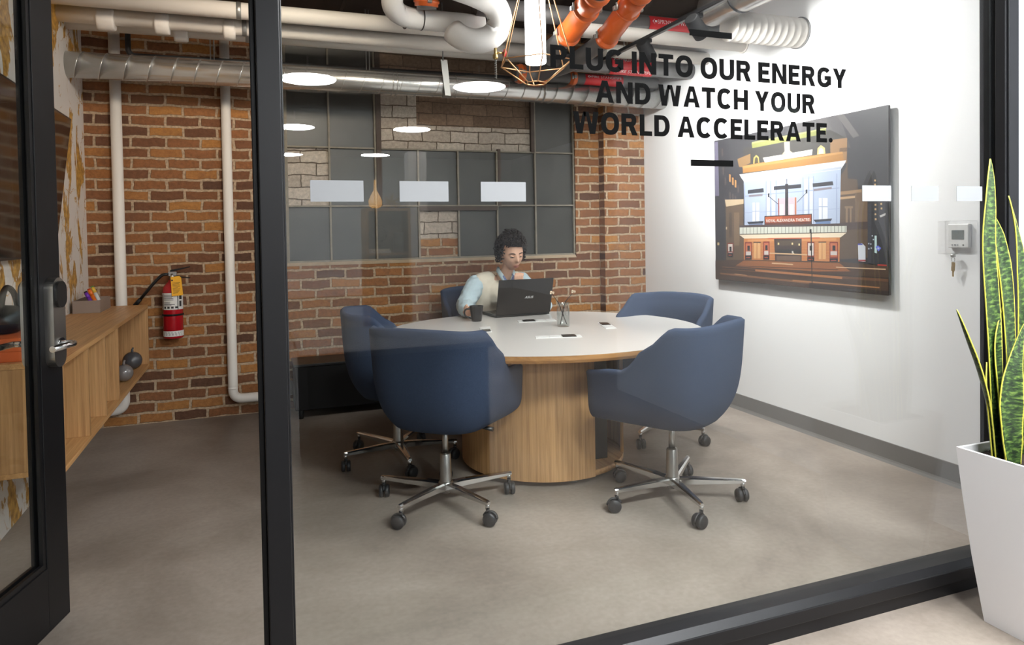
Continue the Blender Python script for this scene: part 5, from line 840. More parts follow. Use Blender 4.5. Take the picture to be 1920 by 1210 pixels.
b = NB(); prism(b, [(1.335, 2.60), (1.385, 2.60), (1.405, 2.36), (1.362, 2.36)], DY-DR-0.012, DY-DR-0.006, 0, lambda x, y, z: V((x, z, y))); prism(b, [(1.362, 2.36), (1.405, 2.36), (1.408, 2.338), (1.365, 2.338)], DY-DR-0.012, DY, 0, lambda x, y, z: V((x, z, y))); obj('strap', b, MT['strap'], hg)
b = NB(); cyl(b, (1.352, DY-DR-0.009, 2.59), (1.352, DY-DR-0.009, ZC), 0.005, None, 8); obj('rod', b, MT['strap'], hg)
# large insulated bends
t = thing('insulated_pipe', 'fat white jacketed pipe making an S-bend beside the pendant lamp', 'pipe', (1.30, 3.85, 2.60), 0, 'jacketed pipes')
b = NB(); sp = [(0.927, 3.852, 2.844), (1.092, 3.873, 2.777), (1.288, 3.893, 2.741), (1.416, 3.914, 2.7), (1.468, 3.955, 2.607), (1.427, 3.996, 2.525), (1.329, 4.048, 2.499), (1.251, 4.099, 2.535), (1.215, 4.141, 2.582)]
sp = fillet(sp, 0.2, 4); sweep(b, sp, 0.076, 32); obj('jacket', b, MT['insul'], t)
t = thing('insulated_pipe', 'white jacketed pipe with an elbow, running left from the S-bend to the orange coupling', 'pipe', (0.8, 3.95, 2.60), 0, 'jacketed pipes')
b = NB(); sweep(b, fillet([(0.85, 3.823, 2.892), (0.791, 4.036, 2.679), (0.913, 4.216, 2.663), (1.444, 4.248, 2.672)], 0.12, 8), 0.064, 28); obj('jacket', b, MT['insul'], t)
for x in (0.925, 1.03):
    b = NB(); sweep(b, [(x, 4.222, 2.6645), (x+0.006, 4.2225, 2.6645)], 0.0665, 28); obj('wire_tie', b, MT['conduit'], t)
vl = thing('drain_valve', 'small brass drain valve with red handle, hanging below the S-bend', 'valve', (1.411, 3.914, 2.41))
b = NB(); cyl(b, (1.411, 3.914, 2.435), (1.411, 3.914, 2.387), 0.010, None, 12); lathe(b, [(0.010, 2.367), (0.017, 2.377), (0.017, 2.394), (0.010, 2.402)], (1.411, 3.914, 0), 14); cyl(b, (1.411, 3.914, 2.407), (1.466, 3.914, 2.410), 0.006, None, 10); obj('valve_body', b, MT['brass'], vl)
b = NB(); lathe(b, [(0.004, -0.005), (0.024, -0.004), (0.024, 0.004), (0.004, 0.005)], (1.469, 3.914, 2.410), 16, 0, Matrix.Rotation(PI/2, 3, 'Y')); obj('handle', b, MT['red_sign'], vl)
b = NB(); sweep(b, [(1.411+0.006*math.cos(k*0.9), 3.914+0.006*math.sin(k*0.9), 2.367-0.0015*k) for k in range(78)], 0.0022, 5); obj('coiled_chain', b, MT['strap'], vl)
# dark pipes with orange couplings
GD = 'dark grey pipes with orange couplings'
def dark_run(label, pts, r, rings, fil=0.12):
    t = thing('sprinkler_pipe', label, 'pipe', pts[0], 0, GD); b = NB(); sweep(b, fillet(pts, fil, 8), r, 28); obj('tube', b, MT['steel_dark'], t)
    for p, d in rings:
        p = V(p); d = V(d).normalized(); b = NB(); sweep(b, [p-d*0.030, p-d*0.028, p-d*0.010, p-d*0.008, p+d*0.008, p+d*0.010, p+d*0.028, p+d*0.030], [r*1.02, r*1.20, r*1.20, r*1.32, r*1.32, r*1.20, r*1.20, r*1.02], 28)
        o = obj('coupling', b, MT['orange'], t)
        x, y = basis(d)
        for s in (-1, 1):
            b = NB(); q = p+(x*s)*r*1.36; cyl(b, q-d*0.022-y*0.02, q-d*0.022+y*0.022, 0.007, None, 8); box(b, q-V((0.013,)*3), q+V((0.013,)*3), 0, 0.004); obj('bolt', b, MT['strap'], o)
    return t
o1 = [(1.70, 2.8, 2.67), (1.815, 3.44, 2.60), (1.862, 3.84, 2.531), (1.93, 4.36, 2.545), (2.2, 4.6, 2.565), (XR-0.002, 4.6, 2.570)]
t = dark_run('dark pipe with orange elbow couplings, nearer the pendant lamp, turning toward the white wall', o1, 0.060, [((1.795, 3.33, 2.612), (0.17, 0.9, -0.1)), ((1.824, 3.52, 2.586), (0.1, 0.9, -0.16)), ((1.860, 3.83, 2.533), (0.1, 0.95, -0.1))])
b = NB(); sweep(b, [(1.799, 3.36, 2.609), (1.815, 3.45, 2.597), (1.838, 3.63, 2.567), (1.858, 3.80, 2.538)], 0.070, 28); obj('elbow_fitting', b, MT['orange'], t)
o2 = [(1.93, 2.8, 2.68), (2.045, 3.37, 2.602), (2.10, 3.80, 2.512), (2.16, 4.42, 2.508), (2.08, 4.78, 2.51), (1.88, 4.8, 2.51)]
t = dark_run('dark pipe with orange elbow couplings, nearer the track lights, turning toward the window', o2, 0.056, [((2.023, 3.26, 2.617), (0.17, 0.9, -0.12)), ((2.056, 3.45, 2.587), (0.12, 0.9, -0.18)), ((2.096, 3.77, 2.517), (0.1, 0.95, -0.15)), ((1.925, 4.80, 2.51), (1, 0, 0))])
b = NB(); sweep(b, [(2.029, 3.29, 2.612), (2.045, 3.38, 2.600), (2.072, 3.58, 2.558), (2.092, 3.74, 2.524)], 0.066, 28); obj('elbow_fitting', b, MT['orange'], t)
dark_run('thin dark pipe low behind the lettering, with two orange couplings', [(1.98, 4.93, 2.535), (3.20, 4.93, 2.535)], 0.045, [((2.17, 4.93, 2.535), (1, 0, 0)), ((2.42, 4.93, 2.535), (1, 0, 0))])
dark_run('dark pipe high behind the pendant lamp, running to the white wall', [(1.38, 4.2, 2.775), (XR-0.002, 4.2, 2.765)], 0.064, [])
dark_run('short dark pipe dropping from the ceiling above the jacketed elbow, with an orange coupling', [(1.02, 4.02, ZC), (1.035, 4.10, 2.69)], 0.060, [((1.033, 4.09, 2.735), (0.0, 0.1, -0.4))])
def marker(lab, y, z, r, x0, x1, texts, a_mid, span):
    t = thing('pipe_marker', lab, 'sign', (x0, y-r, z), 0, 'red pipe markers'); b = NB(); n = 16
    P = lambda x, a, rr: V((x, y-rr*math.cos(a), z+rr*math.sin(a)))
    for k in range(n):
        a0, a1 = a_mid-span/2+span*k/n, a_mid-span/2+span*(k+1)/n
        for rr in (r+0.001, r+0.0025): b.faces.new([b.verts.new(P(x0, a0, rr)), b.verts.new(P(x1, a0, rr)), b.verts.new(P(x1, a1, rr)), b.verts.new(P(x0, a1, rr))])
    obj('sleeve', b, MT['red_sign'], t); b = NB()
    for body, u0, u1, a0, h in texts:
        aw = (x1-x0); fit_text(body, x0+u0*aw, x0+u1*aw, 0, 1, lambda x, q, zz: P(x, a0+h*q, r+0.0035), b)
        for q in ((( -0.115, 0.5), (-0.06, 1.15), (-0.06, -0.15)), ((-0.061, 0.75), (-0.061, 0.25), (-0.015, 0.25), (-0.015, 0.75))):
            b.faces.new([b.verts.new(P(x0+(u0+u)*aw, a0+h*v, r+0.0035)) for u, v in q])
    obj('sign_text', b, MT['white_ink'], t)
marker('red marker with arrow reading SPRINKLER WATER, high on a dark pipe behind a track light', 4.2, 2.767, 0.064, 2.64, 3.02, [('SPRINKLER WATER', 0.16, 0.97, -0.10, 0.42), ('SPRINKLER WATER', 0.16, 0.97, -1.15, 0.42)], -0.30, 2.2)
marker('red marker with arrow reading FIRE STANDPIPE, on the dark pipe behind the slogan', 4.6, 2.568, 0.068, 2.56, 2.92, [('FIRE STANDPIPE', 0.16, 0.97, -0.95, 0.36), ('SPRINKLER', 0.16, 0.85, 0.30, 0.36)], -0.25, 2.2)
marker('lower red marker with arrow, on the thin dark pipe behind the slogan', 4.93, 2.535, 0.045, 2.52, 2.86, [('FIRE STANDPIPE', 0.16, 0.95, 0.05, 0.42)], -0.35, 2.2)
# pale wrapped duct and the shiny one that feeds it
t = thing('wrapped_duct', 'pale ribbed flexible duct ending at the white wall, above the picture', 'duct', (XR, 3.46, 2.55))
b = NB(); pr = []; x = 2.765
while x < XR-0.004: pr += [(x, 0.092), (x+0.004, 0.0934), (x+0.008, 0.092)]; x += 0.052
pr.append((XR-0.001, 0.093)); sweep(b, [(q, 3.46, 2.555) for q, _ in pr], [r for _, r in pr], 36); obj('duct_tube', b, MT['pipe_white'], t)
b = NB(); sweep(b, [(XR-0.008, 3.46, 2.555), (XR, 3.46, 2.555)], 0.1, 36); obj('end_ring', b, MT['steel_dark'], t)
t = thing('round_duct', 'shiny metal duct running overhead beside the track lights to the wrapped duct', 'duct', (2.72, 2.4, 2.74))
b = NB(); sweep(b, fillet([(2.665, 2.2, 2.655), (2.665, 3.0, 2.655), (2.665, 3.50, 2.655)], 0.15, 8), 0.10, 36); obj('duct_tube', b, MT['galv'], t)
for y, z in ((2.95, 2.655), (3.22, 2.655)):
    b = NB(); sweep(b, [(2.665, y, z), (2.665, y+0.012, z)], 0.1035, 36); obj('joint_ring', b, MT['conduit'], t)
# track light
tk = thing('lighting_track', 'black lighting track running toward the glass under the pipes', 'track', (2.42, 3.4, 2.60))
b = NB(); box(b, (2.403, 2.3, 2.546), (2.437, 4.42, 2.566), 0, 0.002); obj('rail', b, MT['black_matte'], tk)
b = NB(); box(b, (2.410, 2.31, 2.5445), (2.430, 4.41, 2.5458)); obj('slot', b, MT['steel_dark'], tk)
for y in (2.6, 4.12):
    b = NB(); cyl(b, (2.42, y, 2.566), (2.42, y, ZC), 0.0025, None, 6); obj('hanging_wire', b, MT['strap'], tk)
for y, lab, dr, tg_ in ((3.30, 'black track spotlight aimed at the wall, nearer the glass', (0.70, 0.27, -0.50), (3.28, 3.0, 1.85)), (3.83, 'black track spotlight aimed at the wall, farther along the track', (0.66, 0.34, -0.55), (3.28, 4.25, 1.6))):
    t = thing('track_spotlight', lab, 'spotlight', (2.42, y, 2.544), 0, 'spotlights on the black track'); d = V(dr).normalized(); c = V((2.415, y, 2.470))
    b = NB(); box(b, (2.402, y-0.03, 2.520), (2.438, y+0.03, 2.544), 0, 0.002); obj('adapter', b, MT['black_matte'], t)
    b = NB(); cyl(b, (2.42, y, 2.520), (2.418, y, 2.490), 0.009, None, 12); obj('stem', b, MT['black_matte'], t)
    b = NB(); sweep(b, [c-d*0.075, c-d*0.07, c-d*0.02, c-d*0.018, c+d*0.062, c+d*0.065], [0.034, 0.040, 0.043, 0.046, 0.046, 0.043], 24); hd = obj('lamp_head', b, MT['black_matte'], t)
    b = NB(); cyl(b, c+d*0.0655, c+d*0.067, 0.036, None, 24); obj('lens', b, emit_mat('spot_lens', (1, 0.95, 0.88, 1), 4), hd)
    lamp('spot_beam', 'SPOT', c+d*0.075, 165, (1.0, 0.985, 0.97), tg_, 0.05, spot=125, blend=0.6)
# pendant lamp
pd = thing('pendant_lamp', 'faceted rose-gold wire pendant round a glowing white tube, over the table', 'lamp', (1.605, 3.75, 2.19))
cx, cy = 1.605, 3.75; b = NB()
ra = [V((cx+0.222*math.cos(PI/3*k+0.30), cy+0.222*math.sin(PI/3*k+0.30), 2.318)) for k in range(6)]; rb = [V((cx+0.062*math.cos(PI/3*k+0.30), cy+0.062*math.sin(PI/3*k+0.30), 2.200)) for k in range(6)]; rc = [V((cx+0.05*math.cos(PI/3*k+0.30), cy+0.05*math.sin(PI/3*k+0.30), 2.92)) for k in range(6)]
for k in range(6):
    for p, q in ((ra[k], ra[(k+1) % 6]), (rb[k], rb[(k+1) % 6]), (rc[k], rc[(k+1) % 6]), (ra[k], rb[k]), (ra[k], rc[k])): cyl(b, p, q, 0.0038, None, 8)
    for p in (ra[k], rb[k], rc[k]): ball(b, p, 0.0045, 1)
obj('wire_cage', b, MT['copper'], pd)
b = NB(); lathe(b, [(0.045, 2.316), (0.058, 2.317), (0.061, 2.322), (0.061, 2.84), (0.05, 2.85)], (cx, cy, 0), 32); obj('glowing_tube', b, MT['tube'], pd)
b = NB(); cyl(b, (cx, cy, 2.851), (cx, cy, 2.93), 0.03, None, 16); cyl(b, (cx, cy, 2.93), (cx, cy, ZC), 0.004, None, 8); obj('cord', b, MT['black_matte'], pd)

# ---------------------------------------------------------------- planter and snake plant by the glass
pl = thing('planter', 'tall tapered square white planter on the corridor floor against the glass', 'planter', (2.37, 1.45, 0))
b = NB()
def sq(i, z, cx=2.37, cy=1.45, h=0.17): return [b.verts.new((cx+sx*(h-i), cy+sy*(h-i), z)) for sx, sy in ((-1, -1), (1, -1), (1, 1), (-1, 1))]
lv = [(0.055, 0.0), (0.048, 0.06), (0.030, 0.22), (0.012, 0.42), (0.0, 0.575), (0.010, 0.575), (0.012, 0.52)]; rings = [sq(i, z) for i, z in lv]
for p, q in zip(rings, rings[1:]):
    for k in range(4): b.faces.new((p[k], p[(k+1) % 4], q[(k+1) % 4], q[k]))
b.faces.new(list(reversed(rings[0]))); b.faces.new(rings[-1]); obj('pot', b, MT['planter'], pl)
b = NB(); n = 26; g = [[b.verts.new((2.215+0.31*i/n, 1.295+0.31*j/n, 0.548+0.008*noise.noise(V((i*0.9, j*0.9, 3)))+0.004*noise.noise(V((i*2.3, j*2.3, 7))))) for j in range(n+1)] for i in range(n+1)]
for i in range(n):
    for j in range(n): b.faces.new((g[i][j], g[i+1][j], g[i+1][j+1], g[i][j+1]))
obj('soil', b, MT['soil'], pl)
sn = thing('snake_plant', 'upright snake plant with yellow-edged banded leaves, growing in the white planter', 'plant', (2.37, 1.48, 0.55))
def leaf(pts, widths, turn=0.0, twist=0.0, cup=0.22):
    """one sword-shaped leaf along pts"""
    P = [V(p) for p in pts]; n = 30; m = len(P)
    def cat(f):
        x = f*(m-1); i = min(int(x), m-2); t = x-i; p0, p1, p2, p3 = P[max(i-1, 0)], P[i], P[i+1], P[min(i+2, m-1)]
        return 0.5*((2*p1)+(p2-p0)*t+(2*p0-5*p1+4*p2-p3)*t*t+(3*p1-p0-3*p2+p3)*t**3)
    def wid(f):
        x = f*(len(widths)-1); i = min(int(x), len(widths)-2); return widths[i]+(widths[i+1]-widths[i])*(x-i)
    b = NB(); uvl = b.loops.layers.uv.new('UVMap'); rows = []; us = [-1, -0.72, -0.36, 0, 0.36, 0.72, 1]; ln = 0.0; prev = None
    for k in range(n+1):
        f = k/n; c = cat(f); ln += (c-prev).length if prev else 0; prev = c; t = (cat(min(1, f+0.02))-cat(max(0, f-0.02))).normalized()
        a = math.radians(turn+twist*f); side = V((math.cos(a), math.sin(a), 0)); side = (side-t*side.dot(t)).normalized(); nrm = side.cross(t); w = wid(f)/2
        rows.append(([b.verts.new(c+side*u*w+nrm*cup*w*u*u) for u in us], ln))
    for (r0, l0), (r1, l1) in zip(rows, rows[1:]):
        for q in range(6):
            f = b.faces.new((r0[q], r0[q+1], r1[q+1], r1[q])); f.smooth = True
            for lp_, (u, v) in zip(f.loops, ((us[q], l0), (us[q+1], l0), (us[q+1], l1), (us[q], l1))): lp_[uvl].uv = (0.5+u*0.5, v)
    o = obj('leaf', b, MT['leaf'], sn, keep_uv=True, recalc=False); md = o.modifiers.new('thickness', 'SOLIDIFY'); md.thickness = 0.0035; md.offset = 0
leaf([(2.286, 1.54, 0.513), (2.262, 1.54, 0.937), (2.234, 1.54, 1.234), (2.24, 1.54, 1.389), (2.25, 1.54, 1.53)], [0.038, 0.053, 0.066, 0.07, 0.071, 0.07, 0.053, 0.002], -8, 25)
leaf([(2.341, 1.54, 0.513), (2.339, 1.54, 0.826), (2.323, 1.54, 1.074), (2.298, 1.54, 1.232), (2.263, 1.54, 1.351)], [0.042, 0.053, 0.064, 0.066, 0.062, 0.042, 0.002], 20, -30)
leaf([(2.411, 1.54, 0.513), (2.409, 1.54, 0.997), (2.389, 1.54, 1.177), (2.367, 1.54, 1.301), (2.336, 1.54, 1.411)], [0.042, 0.064, 0.068, 0.068, 0.053, 0.036, 0.002], -20, 60)
leaf([(2.272, 1.54, 0.513), (2.237, 1.54, 0.713), (2.195, 1.54, 0.838), (2.146, 1.54, 0.945), (2.096, 1.54, 1.05)], [0.036, 0.053, 0.058, 0.053, 0.042, 0.023, 0.001], 35, 30)
leaf([(2.277, 1.487, 0.513), (2.262, 1.487, 0.709), (2.277, 1.487, 0.848), (2.328, 1.487, 0.996)], [0.038, 0.066, 0.079, 0.064, 0.032, 0.001], -12, -25)
leaf([(2.312, 1.54, 0.513), (2.277, 1.54, 0.795), (2.273, 1.54, 0.937), (2.308, 1.54, 1.048)], [0.036, 0.053, 0.059, 0.049, 0.028, 0.001], 40, -30)
leaf([(2.432, 1.455, 0.513), (2.395, 1.455, 0.749), (2.36, 1.455, 0.894), (2.376, 1.455, 1.026)], [0.042, 0.074, 0.09, 0.08, 0.042, 0.001], -55, 20)
leaf([(2.359, 1.54, 0.513), (2.317, 1.497, 0.686), (2.317, 1.497, 0.827), (2.326, 1.497, 0.932)], [0.032, 0.047, 0.051, 0.042, 0.023, 0.001], -10, 15)
leaf([(2.261, 1.54, 0.513), (2.237, 1.54, 0.694), (2.227, 1.54, 0.783), (2.232, 1.54, 0.87)], [0.021, 0.032, 0.036, 0.028, 0.015, 0.001], 30, 0)
leaf([(2.379, 1.391, 0.523), (2.384, 1.381, 0.768), (2.4, 1.37, 1.086), (2.432, 1.359, 1.299)], [0.042, 0.064, 0.07, 0.053, 0.032, 0.001], 60, 30)
leaf([(2.474, 1.487, 0.513), (2.485, 1.487, 0.768), (2.506, 1.487, 1.033), (2.549, 1.487, 1.246)], [0.042, 0.064, 0.07, 0.053, 0.032, 0.001], 15, -20)

# ---------------------------------------------------------------- the corridor behind, seen as reflections in the glass
b = NB(); box(b, (2.82, -1.45, 0), (3.0, 1.722, ZC)); struct('wall_end', b, MT['wall_cool'])
b = NB(); box(b, (-5, -11.8, 0), (6, -11.6, ZC)); struct('wall_far', b, MT['wall_cool'])
b = NB(); box(b, (-5.15, -11.6, 0), (-5, 1.72, ZC)); struct('wall_side', b, MT['wall_cool'])
b = NB(); box(b, (5.8, -11.6, 0), (6, 1.722, ZC)); struct('wall_beyond', b, MT['wall_cool'])
for (x, y), lab in zip(((0.53, -3.2), (2.21, -3.1), (2.17, -6.05), (2.2, -9.3), (0.58, -6.2), (0.64, -9.5), (1.35, 0.3), (2.25, 0.45)), ('mirrored in the glass, large, left of the nearest pair', 'mirrored in the glass, large, right of the nearest pair', 'mirrored in the glass, in the second pair, right', 'mirrored in the glass, in the third pair, right', 'mirrored in the glass, in the second pair, left', 'mirrored in the glass, in the third pair, left', 'unseen, added overhead in front of the partition', 'unseen, added overhead to light the planter')):  # last two are out of view, added to brighten the planter
    t = thing('ceiling_lamp', 'round white glowing corridor lamp, '+lab, 'lamp', (x, y, 2.8), 0, 'round corridor lamps mirrored in the glass')
    b = NB(); lathe(b, [(0.262, 2.80), (0.262, 2.802)], (x, y, 0), 48); obj('diffuser', b, MT['disc'], t)
    b = NB(); lathe(b, [(0.264, 2.8025), (0.268, 2.80), (0.268, 2.87), (0.05, 2.88)], (x, y, 0), 48); obj('housing', b, MT['plastic_white'], t)
    b = NB(); cyl(b, (x, y, 2.88), (x, y, ZC), 0.01, None, 8); obj('stem', b, MT['plastic_white'], t)
b = NB(); box(b, (-4.0, -3.9, 0.0005), (0.43, 0.05, 0.008)); o = obj('rug', b, MT['steel_dark']); tag(o, 'dark flat rug on the corridor floor, mirrored low in the glass', 'rug')
t = thing('display_shelf', 'wooden display shelf in the corridor, mirrored faintly in the glass over the window', 'shelf', (1.21, -3.05, 0))
b = NB()
for lo, hi in (((1.0, -3.2, 0), (1.025, -2.9, 1.57)), ((1.40, -3.2, 0), (1.425, -2.9, 1.57)), ((1.026, -3.2, 1.54), (1.399, -2.9, 1.565)), ((1.026, -3.2, 1.12), (1.399, -2.9, 1.14)), ((1.026, -3.2, 0.62), (1.399, -2.9, 0.64)), ((1.026, -3.2, 0.08), (1.399, -2.9, 0.10))): box(b, lo, hi)
obj('carcass', b, MT['oak_v'], t)
b = NB(); box(b, (1.026, -3.199, 0.10), (1.399, -3.19, 1.54)); obj('back_board', b, MT['tray'], t)
t = thing('amber_vase', 'amber gourd-shaped vase, given an added glow, on the mirrored display shelf', 'lamp', (1.115, -3.03, 1.566))
b = NB(); lathe(b, [(0.03, 0), (0.06, 0.03), (0.066, 0.075), (0.04, 0.13), (0.014, 0.18), (0.012, 0.27), (0.016, 0.275)], (0, 0, 0), 28); obj('body', b, MT['vase_glow'], t, True)  # a vase, made emissive so that its reflection shows
t = thing('spiky_ornament', 'spiky metal ornament beside the amber vase on the mirrored shelf', 'ornament', (1.27, -3.03, 1.566)); b = NB(); rnd = random.Random(5)
for k in range(46):
    d = V((rnd.gauss(0, 1), rnd.gauss(0, 1), rnd.gauss(0, 1))).normalized(); d.z = max(d.z, -0.55); cyl(b, (0, 0, 0.058), V((0, 0, 0.058))+d*0.1, 0.004, 0.0015, 6)
obj('spikes', b, MT['brass'], t, True)
t = thing('armillary_globe', 'openwork ring globe standing on books in the mirrored shelf', 'ornament', (1.14, -3.03, 1.20)); b = NB()
for k in range(5):
    R = Matrix.Rotation(k*0.63, 3, 'Z') @ Matrix.Rotation(PI/2*(0.4+k*0.2), 3, 'X'); sweep(b, [V((0, 0, 0.13))+R @ V((0.085*math.cos(a), 0.085*math.sin(a), 0)) for a in [2*PI*q/24 for q in range(25)]], 0.006, 8)
cyl(b, (0, 0, 0), (0, 0, 0.05), 0.03, 0.012, 14); obj('rings', b, MT['steel_dark'], t, True)
for k, (nm, m) in enumerate((('pale', 'label'), ('cream', 'vest'), ('dark', 'steel_dark'))):
    b = NB(); box(b, (1.05, -3.12, 1.1405+k*0.02), (1.24-0.01*k, -2.95, 1.160+k*0.02)); o = obj('book', b, MT[m]); tag(o, nm+' book lying under the ring globe in the mirrored shelf', 'book', 'books under the ring globe')
t = thing('metal_pitcher', 'shiny metal pitcher beside the books in the mirrored shelf', 'pitcher', (1.33, -3.03, 1.1405)); b = NB(); lathe(b, [(0.05, 0), (0.052, 0.01), (0.05, 0.19), (0.053, 0.195)], (0, 0, 0), 24); obj('body', b, MT['chrome_sat'], t, True)
lamp('shelf_fill', 'AREA', (1.3, -2.2, 2.6), 30, WARM, (1.25, -3.1, 1.3), 0.3)  # unseen warm fill added so the shelf shows in the glass
b = NB(); box(b, (1.44, -3.2, 0), (1.62, -3.02, 2.12)); struct('column', b, MT['wall_cool'])
t = thing('side_counter', 'dark closed counter in the corridor, mirrored across the left chairs', 'counter', (0.75, -0.45, 0))
b = NB(); box(b, (0.20, -0.80, 0.71), (1.22, 0.10, 0.74), 0, 0.003); obj('tabletop', b, MT['steel_dark'], t)
b = NB(); box(b, (0.24, -0.76, 0.0), (1.18, 0.06, 0.709)); obj('body', b, MT['black_matte'], t)
# ---------------------------------------------------------------- the woman at the table
pe = thing('person', 'woman with dark curly hair, cream vest and pale blue sleeves, chin on hand', 'person', (1.70, 4.86, 0))
def limb(bm, a, b_, ra, rb, seg=18):
    a, b_ = V(a), V(b_); n = 5
    sweep(bm, [a+(b_-a)*k/n for k in range(n+1)], [ra+(rb-ra)*k/n for k in range(n+1)], seg); ball(bm, a, ra, 2); ball(bm, b_, rb, 2)
def chain(bm, pts, seg=14):
    for (p, r), (q, s) in zip(pts, pts[1:]): limb(bm, p, q, r, s, seg)
def fuse(name, bm, vox, m, parent, smooth=3, factor=0.5, disp=None):
    b = baked(name, bm, [('REMESH', dict(mode='VOXEL', voxel_size=vox, use_smooth_shade=True)), ('SMOOTH', dict(factor=factor, iterations=smooth))])
    if disp:
        b.normal_update()
        for v in b.verts: v.co += v.normal*disp(v.co)
    for f in b.faces: f.smooth = True
    return obj(name, b, m, parent)
HC = V((1.770, 4.64, 1.166))                                     # centre of the skull
HR = Matrix.Rotation(math.radians(4), 3, 'Z') @ Matrix.Rotation(math.radians(17), 3, 'X') @ Matrix.Rotation(math.radians(-4), 3, 'Y')
hp = lambda x, y, z: HC+HR @ V((x*1.1, y*1.06, z*1.1))                         # face looks along local -y
def head(bm):
    nu, nv = 72, 54; rows = []
    G = lambda dx, dz, sx, sz: math.exp(-(dx/sx)**2-(dz/sz)**2)
    for j in range(nv+1):
        th = PI*j/nv; row = []
        for i in range(nu):
            ph = 2*PI*i/nu; d = V((math.sin(th)*math.sin(ph), -math.sin(th)*math.cos(ph), math.cos(th)))
            x, y, z = d.x*0.072, d.y*0.094, d.z*0.112
            if z < 0:
                k = -z/0.112; x *= 1-0.42*k**1.6; y = y*(1-0.20*k) if y < 0 else y*(1-0.55*k)
                if y < 0: y -= 0.010*k
            if y > 0: y *= 1.08
            if y < 0.0:
                fr = min(1, -y/0.05)
                e = 0
                e += 0.022*G(x, z+0.026, 0.011, 0.014)+0.013*G(x, z+0.008, 0.009, 0.022)      # nose
                e -= 0.011*(G(x-0.031, z-0.004, 0.017, 0.011)+G(x+0.031, z-0.004, 0.017, 0.011))  # eye sockets
                e += 0.004*(G(x-0.030, z-0.024, 0.024, 0.008)+G(x+0.030, z-0.024, 0.024, 0.008))  # brow
                e += 0.004*(G(x-0.042, z+0.028, 0.018, 0.02)+G(x+0.042, z+0.028, 0.018, 0.02))    # cheeks
                e += 0.006*G(x, z+0.058, 0.020, 0.006)+0.006*G(x, z+0.068, 0.017, 0.006)-0.003*G(x, z+0.063, 0.024, 0.003)
                e += 0.008*G(x, z+0.097, 0.018, 0.014)
                y -= e*fr
            row.append(bm.verts.new(hp(x, y, z)))
        rows.append(row)
    for a, b_ in zip(rows, rows[1:]):
        for i in range(nu):
            q = (a[i], a[(i+1) % nu], b_[(i+1) % nu], b_[i])
            try: bm.faces.new(q)
            except ValueError: pass
    bmesh.ops.remove_doubles(bm, verts=[v for r in (rows[0], rows[-1]) for v in r], dist=1e-5)
def ear(bm, s): 
    sweep(bm, [hp(s*0.070, 0.008+0.016*math.cos(a), -0.008+0.027*math.sin(a)) for a in [0.3+k*0.5 for k in range(12)]], [0.005]*12, 8); ball(bm, hp(s*0.069, 0.008, -0.010), 0.014, 2, 0, (0.5, 1, 1.5))
SHR, ELR, WRR = V((1.555, 4.83, 0.935)), V((1.425, 4.70, 0.795)), V((1.372, 4.462, 0.772))
SHL, ELL, WRL = V((1.915, 4.83, 0.945)), V((1.965, 4.52, 0.785)), V((1.838, 4.525, 0.930))
b = NB(); head(b); ear(b, 1); ear(b, -1)
chain(b, [((1.755, 4.77, 0.98), 0.050), ((1.765, 4.705, 1.055), 0.044), (hp(0, 0.02, -0.05), 0.044)])
chain(b, [((1.70, 4.93, 0.56), 0.13), ((1.71, 4.92, 0.70), 0.105), ((1.73, 4.87, 0.84), 0.098), ((1.745, 4.82, 0.94), 0.066)])
for s in (-1, 1): limb(b, (1.70+s*0.07, 4.93, 0.56), (1.72+s*0.09, 4.84, 0.86), 0.092, 0.072)
chain(b, [((1.70, 4.81, 0.95), 0.05), (SHR, 0.052), (ELR, 0.042), (WRR, 0.027)]); chain(b, [((1.79, 4.81, 0.95), 0.05), (SHL, 0.052), (ELL, 0.042), (WRL, 0.026)])
for s in (-1, 1):
    chain(b, [((1.70+s*0.09, 4.90, 0.545), 0.085), ((1.70+s*0.11, 4.47, 0.52), 0.058), ((1.70+s*0.12, 4.46, 0.10), 0.036)]); limb(b, (1.70+s*0.12, 4.47, 0.05), (1.71+s*0.13, 4.32, 0.035), 0.036, 0.03)
def finger(bm, pts, r0, r1): chain(bm, [(p, r0+(r1-r0)*k/(len(pts)-1)) for k, p in enumerate(pts)], 10)
# her right hand curls round the far side of the mug
ball(b, (1.350, 4.392, 0.790), 1, 3, 0, (0.024, 0.046, 0.038)); limb(b, WRR, (1.356, 4.42, 0.782), 0.026, 0.028)
MC = V((1.378, 4.28, 0))
for k, (z, a1) in enumerate(((0.824, 200), (0.804, 205), (0.785, 200), (0.768, 185))):
    rr = 0.052-0.004*k*0.4; pts = [V((1.352, 4.372, z*0.6+0.790*0.4))]+[MC+V(((rr+0.008)*math.cos(math.radians(a)), (rr+0.008)*math.sin(math.radians(a)), z)) for a in (112, 80, 46)]
    finger(b, pts, 0.0095, 0.0075)
finger(b, [V((1.340, 4.385, 0.80)), V((1.318, 4.345, 0.818)), V((1.312, 4.315, 0.826)), V((1.316, 4.296, 0.842))], 0.011, 0.0085)
